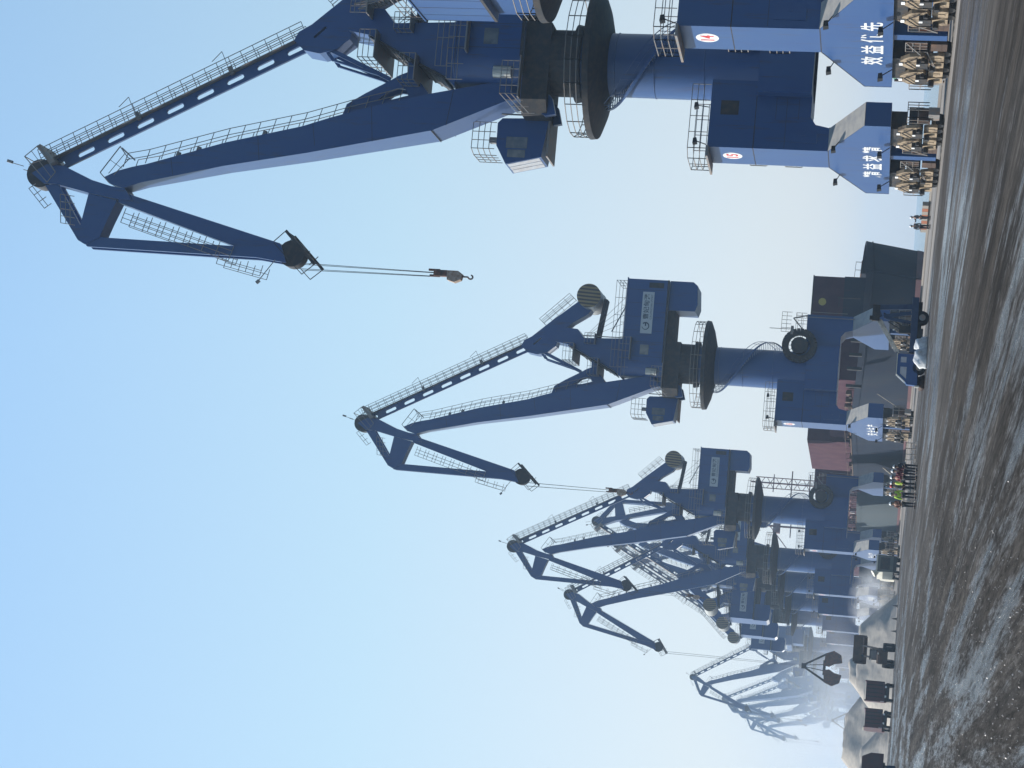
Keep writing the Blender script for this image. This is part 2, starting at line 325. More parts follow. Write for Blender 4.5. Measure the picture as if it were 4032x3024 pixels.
# ------------------------------------------------------------------ the portal crane
FOOT = (2.75, 28.4)
def crane_parts(root, slew, fly=0.0, boom=0.0, number=None, slogan=None, rope_len=None, grab=False, detail=True):
    bl, dk, rl = 'blue', 'dark', 'rail'
    # --- portal
    pf = obj('portal_frame', MB().prism([(-6.2, 7.3), (-6.2, 15.3), (1.6, 15.3), (1.9, 12.5), (6.3, 12.5), (6.3, 7.3), (4.7, 7.3), (4.45, 8.15), (3.9, 8.6), (-3.9, 8.6), (-4.4, 8.25), (-4.6, 7.3)], -1.65, 1.65)
             .box(-2.5, 2.5, -2.4, 2.4, 8.62, 12.2), bl, root)
    for sx, x0, x1 in ((-1, -6.2, -4.6), (1, 4.7, 6.3)):
        leg = obj('leg_foot', MB().prism([(-1.65, 7.297), (1.65, 7.297), (6.7, 4.9), (6.7, 3.3), (-6.7, 3.3), (-6.7, 4.9)], x0, x1, axis='x'), bl, root)
        for s in (-1, 1):
            d = MB().prism([(s * 1.68, 7.31), (s * 6.72, 4.915), (s * 6.72, 4.935), (s * 1.66, 7.335)], x0 + .02, x1 - .02, axis='x')
            obj('dusty_top_plate', d, 'dust', leg)
    sm = MB()
    for z in (12.25,): sm.box(-6.203, -4.6, -1.66, 1.66, z - .03, z + .03)
    sm.box(-6.204, -4.55, -1.67, 1.67, 7.27, 7.33)
    sm.prism([(1.7, 7.3), (6.73, 4.9), (6.73, 3.3), (6.70, 3.3), (6.70, 4.88), (1.66, 7.25)], -6.21, -4.6, axis='x')
    obj('seam_flange', sm, dk, pf)
    pm = MB()
    for x in (-1.9, 2.4): pm.box(x, x + .03, -1.662, -1.65, 8.7, 12.4)
    pm.box(-6.1, -2.5, -1.662, -1.65, 12.23, 12.27).box(-6.1, -2.6, -1.662, -1.65, 10.2, 10.22)
    for z in (9.4, 10.9): pm.box(-4.1, -2.6, -1.66, -1.65, z, z + .02)
    obj('plate_seam', pm, dk, pf)
    obj('door', MB().box(-5.7, -5.0, -1.70, -1.65, 8.1, 9.9).box(-5.2, -5.1, -1.74, -1.70, 8.9, 9.1), 'blue', pf)
    obj('wall_panel', MB().box(-3.9, -2.9, -1.668, -1.65, 13.4, 14.6), 'dark', pf)
    rb = MB()
    rb.rails([(-1.9, -1.9, 15.32), (-6.4, -1.9, 15.32), (-6.9, -1.2, 15.32), (-6.9, 1.2, 15.32), (-6.4, 1.9, 15.32), (-1.9, 1.9, 15.32)], 1.25, 1.1, (.45, .85))
    rb.box(-6.95, -6.2, -1.95, 1.95, 15.18, 15.32)
    obj('portal_handrail', rb, rl, root)
    rb = MB()
    rb.rails([(2.6, -1.7, 12.52), (6.4, -1.7, 12.52), (6.4, 1.7, 12.52), (2.6, 1.7, 12.52)], 1.2, 1.2, (.6,))
    obj('portal_handrail', rb, rl, root)
    # --- far side landings on the landside leg
    ld = MB()
    for z in (11.6, 9.2):
        ld.box(-5.9, -4.9, 1.66, 2.7, z - .06, z); ld.rails([(-5.9, 1.7, z), (-5.9, 2.7, z), (-4.9, 2.7, z)], 1.1, .5, (.35, .7))
    for y in (1.95, 2.35): ld.bar((-5.5, y, 7.4), (-5.5, y, 15.3), .04)
    obj('access_ladder', ld, rl, root)
    # --- flood lights
    def lamp(p, q, aim=(-.4, 0, -.3)):
        m_ = MB().bar(p, q, .05); c = Vector(q)
        m_.hexa([c + Vector(v) for v in ((-.18, -.22, -.16), (.16, -.22, -.10), (.16, .22, -.10), (-.18, .22, -.16), (-.24, -.26, .14), (.12, -.22, .12), (.12, .22, .12), (-.24, .26, .14))])
        obj('flood_light', m_, 'black', root)
    lamp((-6.1, -3.2, 6.6), (-6.6, -3.3, 6.9)); lamp((-6.1, 3.2, 6.6), (-6.6, 3.3, 6.9))
    lamp((-6.3, -3.1, 3.3), (-6.75, -3.0, 3.95)); lamp((-6.3, 3.7, 3.3), (-6.75, 3.7, 3.95))
    lamp((-6.0, -1.5, 15.4), (-5.9, -1.9, 16.1)); lamp((-3.4, -1.6, 15.4), (-3.4, -1.9, 16.2))
    # --- bogies
    for sx, xc in ((-1, -5.4), (1, 5.5)):
        for yc in (-4.25, 4.25):
            b = obj('bogie', MB().box(xc - .6, xc + .6, yc - 1.5, yc + 1.5, 2.55, 3.3).box(xc - .45, xc + .45, yc - 1.9, yc + 1.9, 2.3, 2.6), dk, root)
            for j in (-1, 1):
                y = yc + j * 1.18
                pl = MB()
                pl.prism([(y - 1.05, 1.55), (y - .9, 2.35), (y - .35, 2.85), (y + .35, 2.85), (y + .9, 2.35), (y + 1.05, 1.55), (y + .55, 1.35), (y - .55, 1.35)], xc - .72, xc - .5, axis='x')
                pl.box(xc - .74, xc - .72, y - .95, y + .95, 1.62, 1.74).box(xc - .735, xc - .72, y - .06, y + .06, 1.8, 2.75).box(xc - .735, xc - .72, y - .8, y - .74, 1.7, 2.4).box(xc - .735, xc - .72, y + .74, y + .8, 1.7, 2.4)
                obj('equaliser_plate', pl, 'tan', b)
                mo = MB().box(xc - .5, xc + .7, y - .9, y + .9, 1.3, 2.2).box(xc - 1.0, xc - .74, y - .62, y + .12, 1.30, 1.95).tube((xc - 1.0, y + .5, 1.05), (xc - .5, y + .5, 1.05), .17, n=8).tube((xc - .95, y - .75, 1.6), (xc - .5, y - .75, 1.6), .12, n=8)
                mo.bar((xc - .8, y - .9, 1.9), (xc - .85, y - .3, 2.6), .05).bar((xc - .85, y - .3, 2.6), (xc - .8, y + .7, 2.0), .05).bar((xc - .8, y + .7, 2.0), (xc - .7, y + .9, .9), .05)
                obj('travel_motor', mo, dk, b)
                for q in (-.5, .5):
                    sp = MB().prism([(y + q - .45, .75), (y + q - .3, 1.25), (y + q + .3, 1.25), (y + q + .45, .75), (y + q + .38, .42), (y + q - .38, .42)], xc - .62, xc - .42, axis='x').box(xc - .41, xc + .41, y + q - .3, y + q + .3, .45, .8).box(xc - .66, xc - .62, y + q - .12, y + q + .12, .6, .95)
                    obj('wheel_box', sp, 'tan', b)
                    obj('wheel', MB().tube((xc - .35, y + q, .38), (xc + .35, y + q, .38), .34, n=14), dk, b)
                if detail: obj('white_tag', MB().box(xc - 1.03, xc - 1.0, y - .5, y - .3, 1.75, 1.95), 'white', b)
                if detail: obj('white_tag', MB().box(xc - .80, xc - .74, y - .10, y + .22, 2.72, 2.92), 'white', b)
    # --- gear between the bogies: cabinet, cable boxes, cages
    for sx, xc in ((-1, -5.4), (1, 5.5)):
        cb = obj('power_cabinet', MB().box(xc - .55, xc + .35, -.55, .15, .35, 3.28), bl, root)
        obj('poster', MB().box(xc - .4, xc + .25, -.575, -.552, 1.3, 2.4), 'poster', cb)
        obj('poster_mark', MB().box(xc - .3, xc + .15, -.59, -.577, 1.45, 1.95), 'orange', cb)
        for y0, y1, z0, z1 in ((-2.1, -1.3, 1.35, 2.3), (.75, 1.7, 1.4, 2.4), (-2.0, -1.0, .3, 1.1), (.9, 1.9, .3, 1.2), (6.2, 6.7, 1.1, 1.9), (-6.9, -6.4, .9, 1.7)):
            obj('cable_box', MB().box(xc - .45, xc + .4, y0, y1, z0, z1).box(xc - .47, xc - .45, y0 + .06, y1 - .06, z0 + .3, z0 + .34), 'brown', root)
        cg = MB().rails([(xc - .5, .6, 1.4), (xc - .5, 1.9, 1.4)], 1.2, .4, (.4, .8)).bar((xc - .5, 1.9, 1.4), (xc - .8, 3.4, .9), .07).bar((xc - .5, .6, 2.6), (xc - .8, 3.4, .9), .05)
        obj('cable_cage', cg, rl, root)
        obj('cable_cage', MB().rails([(xc - .5, -2.2, 1.3), (xc - .5, -1.0, 1.3)], 1.2, .45, (.6,)).bar((xc - .5, -2.6, 3.2), (xc - .8, -1.6, .9), .07).bar((xc - .8, -1.6, .9), (xc - .5, -1.0, 2.5), .05), rl, root)
        for y in (-7.7, 7.7):
            cg = MB().rails([(xc - .5, y * .87, 1.0), (xc - .5, y, 1.0), (xc + .5, y, 1.0), (xc + .5, y * .87, 1.0)], 1.3, .5, (.65,)).box(xc - .25, xc + .25, y * .92 - .5, y * .92 + .5, .35, 1.02)
            obj('end_buffer', cg, rl, root)
    # --- column with landing disc and stair
    co = obj('column', MB().lathe([(2.2, 8.6), (2.2, 15.0), (2.17, 22.9), (2.35, 22.95), (2.35, 23.2), (2.17, 23.25), (2.17, 24.4)], n=48), bl, root, True)
    cs_ = MB()
    for z in (15.9, 19.3, 22.0): cs_.lathe([(2.20, z), (2.225, z + .01), (2.225, z + .05), (2.20, z + .06)], n=40)
    obj('ring_seam', cs_, 'blue', co)
    obj('landing_disc', MB().lathe([(2.25, 22.5), (4.1, 22.95), (5.1, 23.35), (5.15, 23.75), (2.25, 23.8)], n=48), 'dark', root, True)  # disc coloured dark, the shade of its underside painted in
    rr = MB(); n = 20
    for k in range(n):
        a, b = 2 * math.pi * k / n, 2 * math.pi * (k + 1) / n
        rr.rails([(5.0 * math.cos(a), 5.0 * math.sin(a), 23.76), (5.0 * math.cos(b), 5.0 * math.sin(b), 23.76)], 1.2, 2.0, (.4, .8), .025)
    obj('disc_handrail', rr, rl, root)
    st = MB(); n = 46
    prev = None
    for k in range(n + 1):
        f = k / n; a = R(165 + 255 * f); z = 22.6 - 8.6 * f
        p0 = Vector((2.25 * math.cos(a), 2.25 * math.sin(a), z)); p1 = Vector((3.1 * math.cos(a), 3.1 * math.sin(a), z))
        st.bar(p0, p1, .24, .04)
        if k % 4 == 0: st.bar(p1, p1 + Vector((0, 0, 1.0)), .04)
        if prev:
            st.bar(prev[1], p1, .05, .22); st.bar(prev[1] + Vector((0, 0, 1.0)), p1 + Vector((0, 0, 1.0)), .045); st.bar(prev[1] + Vector((0, 0, .5)), p1 + Vector((0, 0, .5)), .03)
        prev = (p0, p1)
    obj('spiral_stair', st, bl, root)
    # --- cable reel on the camera-facing waterside arm
    cr = MB().tube((2.4, -2.75, 13.1), (2.4, -2.05, 13.1), .95, n=20); 
    ring = [];
    for k in range(28):
        a, b = 2 * math.pi * k / 28, 2 * math.pi * (k + 1) / 28
        cr.bar((2.4 + 1.6 * math.cos(a), -2.4, 13.1 + 1.6 * math.sin(a)), (2.4 + 1.6 * math.cos(b), -2.4, 13.1 + 1.6 * math.sin(b)), .75, .55, up=(0, 1, 0))
        if k % 2: cr.bar((2.4, -2.4, 13.1), (2.4 + 1.4 * math.cos(a), -2.4, 13.1 + 1.4 * math.sin(a)), .05)
    crl = obj('cable_reel', cr, 'dark', root)
    cs = MB().bar((3.9, -2.4, 12.5), (5.6, -2.3, 14.0), .12).bar((5.6, -2.3, 14.0), (6.0, -2.3, 12.4), .12).box(3.6, 4.6, -2.7, -1.9, 13.9, 14.2).rails([(4.0, -2.2, 14.2), (6.3, -2.2, 14.2)], 1.1, .5)
    cs.bar((4.3, -2.3, 14.2), (4.3, -2.3, 16.6), .06)
    obj('reel_guide', cs, rl, crl)
    obj('aerial_platform', MB().bar((5.9, -2.0, 12.6), (5.9, -2.0, 7.0), .08).bar((6.5, -2.0, 12.0), (6.5, -2.0, 8.0), .06), rl, crl)
    # --- numbers and slogan on the landside face
    if number:
        disc = MB(); c = (0, 13.7); k_ = 28
        disc.add([(-6.206, 0, 13.7)] + [(-6.206, .62 * math.cos(2 * math.pi * i / k_), 13.7 + .66 * math.sin(2 * math.pi * i / k_)) for i in range(k_)], [(0, 1 + i, 1 + (i + 1) % k_) for i in range(k_)])
        nd = obj('number_disc', disc, 'lettering', root)
        text_mesh('number', number, (-6.210, .36, 13.32), (0, -1, 0), (0, 0, 1), .72, .78, 'red', nd, .004, .02)
    if slogan:
        sl = []
        for i, ch in enumerate(slogan):
            text_mesh('slogan_character', ch, (-6.206, 3.25 - i * 1.62, 3.82), (0, -1, 0), (0, 0, 1), 1.18, 1.25, 'lettering', root, .004, .018)
    # =============================================================== slewing part, local axes r, w, z
    U = []
    def up(name, mb, m, smooth=False, parent=None):
        o = obj(name, mb, m, parent or root, smooth)
        if parent is None: o.rotation_euler = (0, 0, slew); U.append(o)
        return o
    up('slewing_platform', MB().prism([(-2.2, -2.2), (3.2, -2.2), (4.1, -1.4), (4.1, 1.4), (3.2, 2.2), (-2.2, 2.2)], 26.5, 28.28, axis='z').lathe([(2.6, 24.4), (2.7, 24.9), (2.3, 25.0), (2.3, 26.5)], n=32).box(-9.1, -2.2, -2.0, 2.0, 27.4, 28.28), dk)  # dark colour carries the shade under the house, floor beam included
    fp = [(-9.15, -2.7), (.4, -2.7)] + [(.4 + 1.6 * math.sin(R(a)), -1.1 - 1.6 * math.cos(R(a))) for a in range(15, 91, 15)] + [(.4 + 1.6 * math.cos(R(a)), 1.1 + 1.6 * math.sin(R(a))) for a in range(0, 90, 15)] + [(.4, 2.7), (-9.15, 2.7)]
    hs = up('machine_house', MB().prism(fp, 28.3, 33.05, axis='z'), bl, True)
    obj('roof', MB().prism([(a * 1.012 - .02, b * 1.03) for a, b in fp], 33.053, 33.16, axis='z'), 'blue', hs)
    for s in (1, -1):
        hm_ = MB()
        for x in (-7.95, -6.4, -4.8, -3.2, -1.9, -.2): hm_.box(x, x + .025, min(2.70 * s, 2.712 * s), max(2.70 * s, 2.712 * s), 28.5, 32.9)
        obj('panel_seam', hm_, dk, hs)
    obj('house_skirt', MB().box(-9.17, .4, 2.702, 2.73, 28.3, 28.5).box(-9.17, .4, -2.73, -2.702, 28.3, 28.5).box(-8.8, -8.2, 2.702, 2.72, 28.9, 30.6), dk, hs)
    for s in (1, -1):
        y = 2.706 * s
        sb = obj('name_board', MB().box(-7.7, -2.87, min(y, y + .03 * s), max(y, y + .03 * s), 29.92, 31.25), 'sign', hs)
        yy = (2.74) * s; xd = (-s, 0, 0)
        x_at = lambda t: (-2.87 - t) if s > 0 else (-7.7 + t)
        text_mesh('board_name', '曹妃甸港', (x_at(1.65), yy, 30.42), xd, (0, 0, 1), 2.95, .66, 'ink', sb, .004, .012)
        text_mesh('board_subtitle', 'CAOFEIDIAN PORT', (x_at(1.65), yy, 30.05), xd, (0, 0, 1), 2.9, .22, 'ink', sb, .004)
        lg = MB()
        for k in range(14):
            a = R(100 + k * 22); b = R(100 + (k + 1) * 22); rr_ = .40
            cxx = .85
            P = lambda q, rd: (x_at(cxx + rd * math.cos(q)), yy, 30.68 + rd * math.sin(q))
            lg.bar(P(a, rr_), P(b, rr_), .06 + .008 * k, .008, up=(0, 1, 0))
        lg.bar((x_at(.85), yy, 30.68), (x_at(1.2), yy, 30.68), .008, .16, up=(0, 0, 1))
        obj('board_logo', lg, 'ink', sb)
        obj('window', MB().box(-1.55, -.42, min(y, y + .02 * s), max(y, y + .02 * s), 30.1, 31.1), 'glass', hs)
    hr = MB().rails([(1.2, 2.6, 33.16), (-8.9, 2.6, 33.16), (-8.9, -2.6, 33.16), (1.2, -2.6, 33.16)], 1.25, 1.9, (.45, .85))
    hr.rails([(2.3, 3.3, 32.2), (.2, 3.6, 32.2), (-2.2, 3.6, 32.2)], 1.15, .9, (.4, .8)); hr.box(-2.3, .3, 2.75, 3.6, 32.1, 32.2)
    obj('roof_handrail', hr, rl, hs)
    obj('vent_duct', MB().tube((1.45, 2.45, 29.0), (1.45, 2.45, 30.25), .42, n=14), 'silver', hs, True)
    up('counter_pod', MB().prism([(-9.2, 28.25), (-9.2, 25.6), (-8.8, 25.1), (-6.6, 24.95), (-5.8, 25.2), (-5.8, 28.25)], -2.2, 2.2), bl)
    # gantry tower
    gt = up('gantry_tower', MB().prism([(-2.3, 33.17), (2.3, 33.17), (1.6, 33.9), (.49, 36.2), (-.25, 37.7), (-1.2, 39.6), (-1.5, 41.2), (-2.6, 41.4), (-3.2, 40.3), (-3.1, 38.7), (-2.1, 37.9)], -1.5, 1.5), bl)
    g2 = MB()
    g2.prism([(1.65, 33.9), (.55, 36.2), (-.2, 37.72), (-1.15, 39.6), (-1.05, 39.66), (-.08, 37.8), (.68, 36.25), (1.85, 33.95)], -1.7, 1.7)
    for k in range(9):
        f = k / 8; g2.bar((1.7 - 1.9 * f + .15, -1.75, 33.9 + 3.9 * f), (1.7 - 1.9 * f + .15, 1.75, 33.9 + 3.9 * f), .09)
    obj('rack_housing', g2, 'dark', gt)
    pl = MB()
    for (a, z, ln) in ((-1.3, 38.9, 2.0), (.3, 35.9, 1.9), (-2.6, 36.5, 1.2)):
        pl.box(a, a + ln, -2.6, 2.6, z - .07, z); pl.rails([(a, 2.5, z), (a + ln, 2.5, z), (a + ln, -2.5, z), (a, -2.5, z)], 1.15, .9, (.4, .8))
    pl.bar((-2.3, 1.8, 33.2), (-2.3, 1.8, 38.0), .05).bar((-2.3, 2.2, 33.2), (-2.3, 2.2, 38.0), .05)
    pl.bar((-3.2, .3, 34.9), (-6.6, .3, 33.3), .12)
    for k in range(4): pl.bar((-2.4, 1.0 - .4 * k, 37.8), (-7.5 + k, 1.0 - .4 * k, 33.2), .035)
    obj('gantry_platform', pl, rl, gt)
    # counterweight lever
    lv = up('counterweight_lever', MB().prism([(.1, 43.3), (-.1, 44.5), (-.8, 45.3), (-1.44, 45.0), (-2.0, 44.1), (-3.8, 42.1), (-6.4, 39.0), (-7.6, 37.4), (-6.3, 36.9), (-5.0, 37.7), (-3.9, 39.4), (-2.4, 40.9), (-1.0, 41.2), (-.2, 42.2)], -1.0, 1.0,
              holes=[[(-1.1, 43.9), (-1.9, 43.1), (-1.8, 42.95), (-1.0, 43.75)]]), bl)
    obj('counterweight', MB().tube((-6.9, -2.6, 37.55), (-6.9, 2.6, 37.55), 1.38, n=36), 'silver', lv, True)
    for s in (1, -1): obj('striped_cap', MB().tube((-6.9, 2.605 * s, 37.55), (-6.9, 2.64 * s, 37.55), 1.40, n=36), 'stripe', lv)
    lr = MB().rails([(-6.6, 1.0, 39.3), (-3.4, 1.0, 42.6)], 1.1, 1.0, (.4, .8), up=(-.65, 0, .75)).rails([(-6.6, -1.0, 39.3), (-3.4, -1.0, 42.6)], 1.1, 1.0, (.4, .8), up=(-.65, 0, .75))
    obj('lever_handrail', lr, rl, lv)
    up('buffer_beam', MB().bar((-6.9, 0, 35.8), (-2.5, 0, 36.4), 1.6, .42), dk)
    # ---- luffing group, turned about the foot / the head for other positions
    def rot(p, c, a): 
        x, z = p[0] - c[0], p[1] - c[1]; return (c[0] + x * math.cos(a) - z * math.sin(a), c[1] + x * math.sin(a) + z * math.cos(a))
    B = lambda p: rot(p, FOOT, -boom)
    HEAD0 = (10.75, 57.4); HEAD = B(HEAD0)
    def Fj(p):
        q = (p[0] - HEAD0[0] + HEAD[0], p[1] - HEAD0[1] + HEAD[1]); return rot(q, HEAD, fly)
    APEX = (-.95, 44.35); TOP0 = (9.3, 63.5); TOP = Fj(TOP0)
    def T(s, t):                                        # along / across the tie beam
        d = Vector((TOP[0] - APEX[0], TOP[1] - APEX[1])); L = d.length; d /= L; nn = Vector((-d.y, d.x))
        return (APEX[0] + d.x * s * L + nn.x * t, APEX[1] + d.y * s * L + nn.y * t)
    def bw(a, b):                                       # boom half width along its length
        z = b; return 1.5 - .75 * max(0, min(1, (z - 34) / 24.))
    bo = [(10.39, 57.01), (10.1, 58.1), (9.67, 58.6), (9.15, 57.58), (8.83, 56.5), (8.58, 55.41), (6.8, 49.53), (5.46, 43.95), (4.8, 42.01), (3.89, 39.01), (2.89, 34.95), (1.87, 30.17), (2.05, 28.9), (2.9, 28.3), (3.2, 29.4), (5.48, 34.48), (7.38, 43.48), (8.53, 49.59), (9.94, 55.67)]
    bo = [B(p) for p in bo]
    bm = up('boom', MB().prism(bo, lambda a, b: -bw(a, b), bw), bl)
    for p, q in (((3.9, 39.0), (6.4, 38.7)), ((6.2, 47.2), (8.0, 46.9)), ((2.6, 33.2), (5.1, 33.5)), ((8.0, 53.6), (9.3, 53.3)), ((5.2, 43.2), (7.2, 42.8))):
        bs_ = MB(); P_, Q_ = B(p), B(q); ww = bw(*P_) + .004
        for s in (1, -1): bs_.bar((P_[0], s * ww, P_[1]), (Q_[0], s * ww, Q_[1]), .012, .03, up=(0, 0, 1))
        obj('plate_seam', bs_, dk, bm)
    obj('boom_seam', MB().bar((*B((5.52, 34.5)),)[:1] + (-1.47,) + (B((5.52, 34.5))[1],), (B((5.52, 34.5))[0], 1.47, B((5.52, 34.5))[1]), .05), 'dark', bm)
    so = [(4.6, 41.3), (3.63, 41.0), (2.81, 39.72), (1.83, 38.02), (1.41, 37.36), (1.19, 36.83), (.3, 36.9), (.5, 36.2), (1.48, 36.1), (1.8, 35.89), (2.6, 35.2), (3.2, 35.2), (4.2, 39.6)]
    sh = [(3.3, 38.85), (2.57, 38.0), (2.36, 37.42), (2.4, 36.85), (2.85, 36.6), (3.2, 37.8)]
    for s in (1, -1):
        obj('boom_strut', MB().prism([B(p) for p in so], s * .62 - .14, s * .62 + .14, holes=[[B(p) for p in sh]]), bl, bm)
    lk = MB()
    P3 = lambda p, w_: (p[0], w_, p[1])
    for s in (.75, -.75):
        lk.bar(P3((-.7, 43.6), s), P3(B((1.75, 38.0)), s), .16, .30)
        q1 = (-.45, 43.1); q2 = (.5, 42.3); q3 = B((1.45, 38.8))
        lk.bar(P3(q1, s), P3(q2, s), .16, .24); lk.bar(P3(q2, s), P3(q3, s), .16, .24)
    up('pull_rod', lk, 'blue')
    lf = MB().bar(P3((-.9, 36.7), 0), P3(B((1.0, 36.6)), 0), 1.0, .55)
    up('luffing_rack', lf, 'dark')
    rb = MB()
    pth = [B(p) for p in ((8.9, 57.1), (8.55, 55.45), (6.78, 49.6), (5.42, 44.0), (4.4, 40.8), (3.4, 37.2))]
    upn = Vector((B((0, 0))[0] - B((1, .25))[0], 0, B((0, 0))[1] - B((1, .25))[1])).normalized()
    for s in (1, -1): rb.rails([P3(p, s * .95) for p in pth], 1.05, 1.2, (.55,), .022, up=(upn.x, 0, upn.z))
    # walkway on the boom back, and the head platform
    for a_, b_ in zip(pth[:-1], pth[1:]):
        pass
    hp = [B(p) for p in ((7.9, 57.0), (9.7, 58.4), (10.1, 57.6))]
    rb.rails([P3(B((8.3, 56.6)), 1.3), P3(B((7.5, 57.3)), 1.3), P3(B((9.46, 58.6)), 1.3), P3(B((10.2, 57.8)), 1.3)], .05, 3, (), .03)
    rb.bar(P3(B((8.3, 56.5)), 1.3), P3(B((9.6, 57.6)), 1.3), .05).bar(P3(B((8.45, 56.1)), 1.3), P3(B((7.6, 57.2)), 1.3), .1)
    rb.bar(P3(B((7.95, 56.9)), 1.3), P3(B((9.5, 58.0)), 1.3), .04).bar(P3(B((8.5, 58.0)), 1.3), P3(B((9.1, 57.0)), 1.3), .04)
    for p in ((7.9, 53.2), (7.45, 51.7), (6.1, 46.9)):
        q = B(p); rb.bar(P3(q, .6), P3((q[0] + upn.x * .35, q[1] + upn.z * .35), .6), .25)
    obj('boom_handrail', rb, rl, bm)
    obj('foot_bracket', MB().prism([(1.2, 29.6), (2.4, 29.2), (3.6, 27.6), (4.15, 26.6), (4.0, 25.9), (2.9, 26.2), (1.0, 28.2)], 1.05, 1.5).prism([(1.2, 29.6), (2.4, 29.2), (3.6, 27.6), (4.15, 26.6), (4.0, 25.9), (2.9, 26.2), (1.0, 28.2)], -1.5, -1.05).tube((2.75, -1.7, 28.4), (2.75, 1.7, 28.4), .35, n=14), bl, bm)
    fc = MB().rails([(.9, 3.4, 28.3), (3.2, 3.4, 28.3), (4.2, 2.2, 27.2)], 1.2, .6, (.4, .8)); fc.box(.5, 3.4, 2.72, 3.45, 28.2, 28.29)
    up('foot_platform', fc, rl)
    # tie beam with slots
    h_ = .44
    holes = []
    for k in range(9):
        c = .055 + k * .1125
        a0, a1 = c - .031, c + .031
        holes.append([T(a0, -.14), T(a0 + .006, -.21), T(a1 - .006, -.21), T(a1, -.14), T(a1, .07), T(a1 - .006, .14), T(a0 + .006, .14), T(a0, .07)])
    tb = up('tie_beam', MB().prism([T(-.04, -.55), T(.05, -.5), T(1.0, -h_), T(1.02, 0), T(1.0, h_), T(.04, h_), T(-.05, .3)], -.11, .11, holes=holes), bl)
    tr_ = MB()
    dv = Vector((TOP[0] - APEX[0], TOP[1] - APEX[1])).normalized(); nrm = Vector((-dv.y, 0, dv.x))
    for s in (.55, -.55):
        tr_.rails([P3(T(.0, h_ + .08), s), P3(T(.99, h_ + .08), s)], 1.05, 1.0, (.35, .7), .022, up=nrm)
    for s_ in (.28, .63):
        a_ = Vector(P3(T(s_, h_ + .1), .8)); tr_.bar(a_, a_ + nrm * 1.5, .04).bar(a_ + nrm * 1.5, a_ + nrm * 1.2 + Vector((.5, 0, .8)), .04)
        tr_.bar(Vector(P3(T(s_, h_ - .1), .3)), Vector(P3(T(s_, h_ + .45), .3)), .3)
    obj('tie_walkway', MB().prism([T(.0, h_ + .03), T(.99, h_ + .03), T(.99, h_ + .08), T(.0, h_ + .08)], -.6, .6), 'rail', tb)
    obj('tie_handrail', tr_, rl, tb)
    # ---- fly jib
    F = lambda *ps: [Fj(p) for p in ps]
    fj = MB()
    fj.prism(F((8.9, 63.1), (8.95, 61.79), (9.91, 59.47), (10.29, 57.95), (10.4, 56.9), (11.3, 56.2), (11.18, 57.66), (10.87, 59.59), (10.31, 62.16), (10.3, 63.2), (9.6, 64.2)), -.75, .75)
    fj.prism(F((10.87, 59.62), (11.31, 57.4), (12.72, 57.95), (14.05, 58.4), (14.63, 59.42), (13.31, 59.99)), -.7, .7)
    for s in (.5, -.5):
        fj.prism(F((10.41, 63.1), (10.3, 62.1), (13.29, 59.97), (14.08, 58.54), (14.6, 59.5), (14.33, 60.05)), s - .14, s + .14)
        fj.prism(F((14.03, 58.56), (14.16, 48.05), (13.87, 44.81), (15.15, 44.27), (14.88, 46.5), (14.75, 59.3), (14.45, 59.57)), s - .12, s + .12)
    fj.prism(F((14.05, 58.5), (14.2, 50), (14.3, 49.8), (14.7, 50), (14.6, 58.9)), -.36, .36)
    fj.prism(F((10.61, 57.5), (10.89, 56.2), (13.75, 44.95), (15.15, 44.27), (14.3, 47.7), (11.44, 57.26)), lambda a, b: -.68 + .25 * min(1, max(0, (HEAD[1] - b) / 12)), lambda a, b: .68 - .25 * min(1, max(0, (HEAD[1] - b) / 12)))
    fly_o = up('fly_jib', fj, bl)
    tp = MB()
    c = Fj((9.55, 63.6)); tp.tube(P3(c, -.6), P3(c, .6), 1.05, n=22)
    obj('top_sheave', tp, dk, fly_o, True)
    tq = MB()
    for s in (1.3, -1.3):
        a1, a2, a3, a4 = (P3(Fj(p), s) for p in ((8.53, 64.62), (7.68, 63.69), (9.58, 62.09), (10.35, 62.64)))
        tq.bar(a1, a2, .05).bar(a2, a3, .07).bar(a3, a4, .05).bar(a4, a1, .06)
        tq.bar(P3(Fj((8.1, 64.15)), s), P3(Fj((9.96, 62.36)), s), .04).bar(P3(Fj((9.1, 64.2)), s), P3(Fj((8.6, 62.9)), s), .04)
    tq.bar(P3(Fj((7.68, 63.69)), 1.3), P3(Fj((7.68, 63.69)), -1.3), .06).bar(P3(Fj((8.53, 64.62)), 1.3), P3(Fj((8.53, 64.62)), -1.3), .06)
    tq.prism(F((7.55, 63.55), (7.75, 63.8), (9.0, 62.6), (8.8, 62.2)), -1.3, 1.3)
    for s in (1.1, -1.1):
        tq.bar(P3(Fj((9.2, 64.7)), s), P3(Fj((8.95, 65.8)), s), .05)
    tq.bar(P3(Fj((8.95, 65.6)), 1.1), P3(Fj((8.85, 66.0)), 1.1), .2)
    tq.rails([P3(p, .9) for p in F((10.4, 63.7), (11.8, 62.3))], .7, .6, (.35,), up=(.55, 0, .7)).rails([P3(p, .9) for p in F((11.2, 60.6), (13.3, 60.3))], 1.1, .5, (.35, .7), up=(-.1, 0, 1)) 
    obj('top_platform', tq, rl, fly_o)
    ti = MB(); c = Fj((14.45, 44.0)); ti.tube(P3(c, -.5), P3(c, .5), .95, n=20)
    obj('tip_sheave', ti, dk, fly_o, True)
    tf = MB()
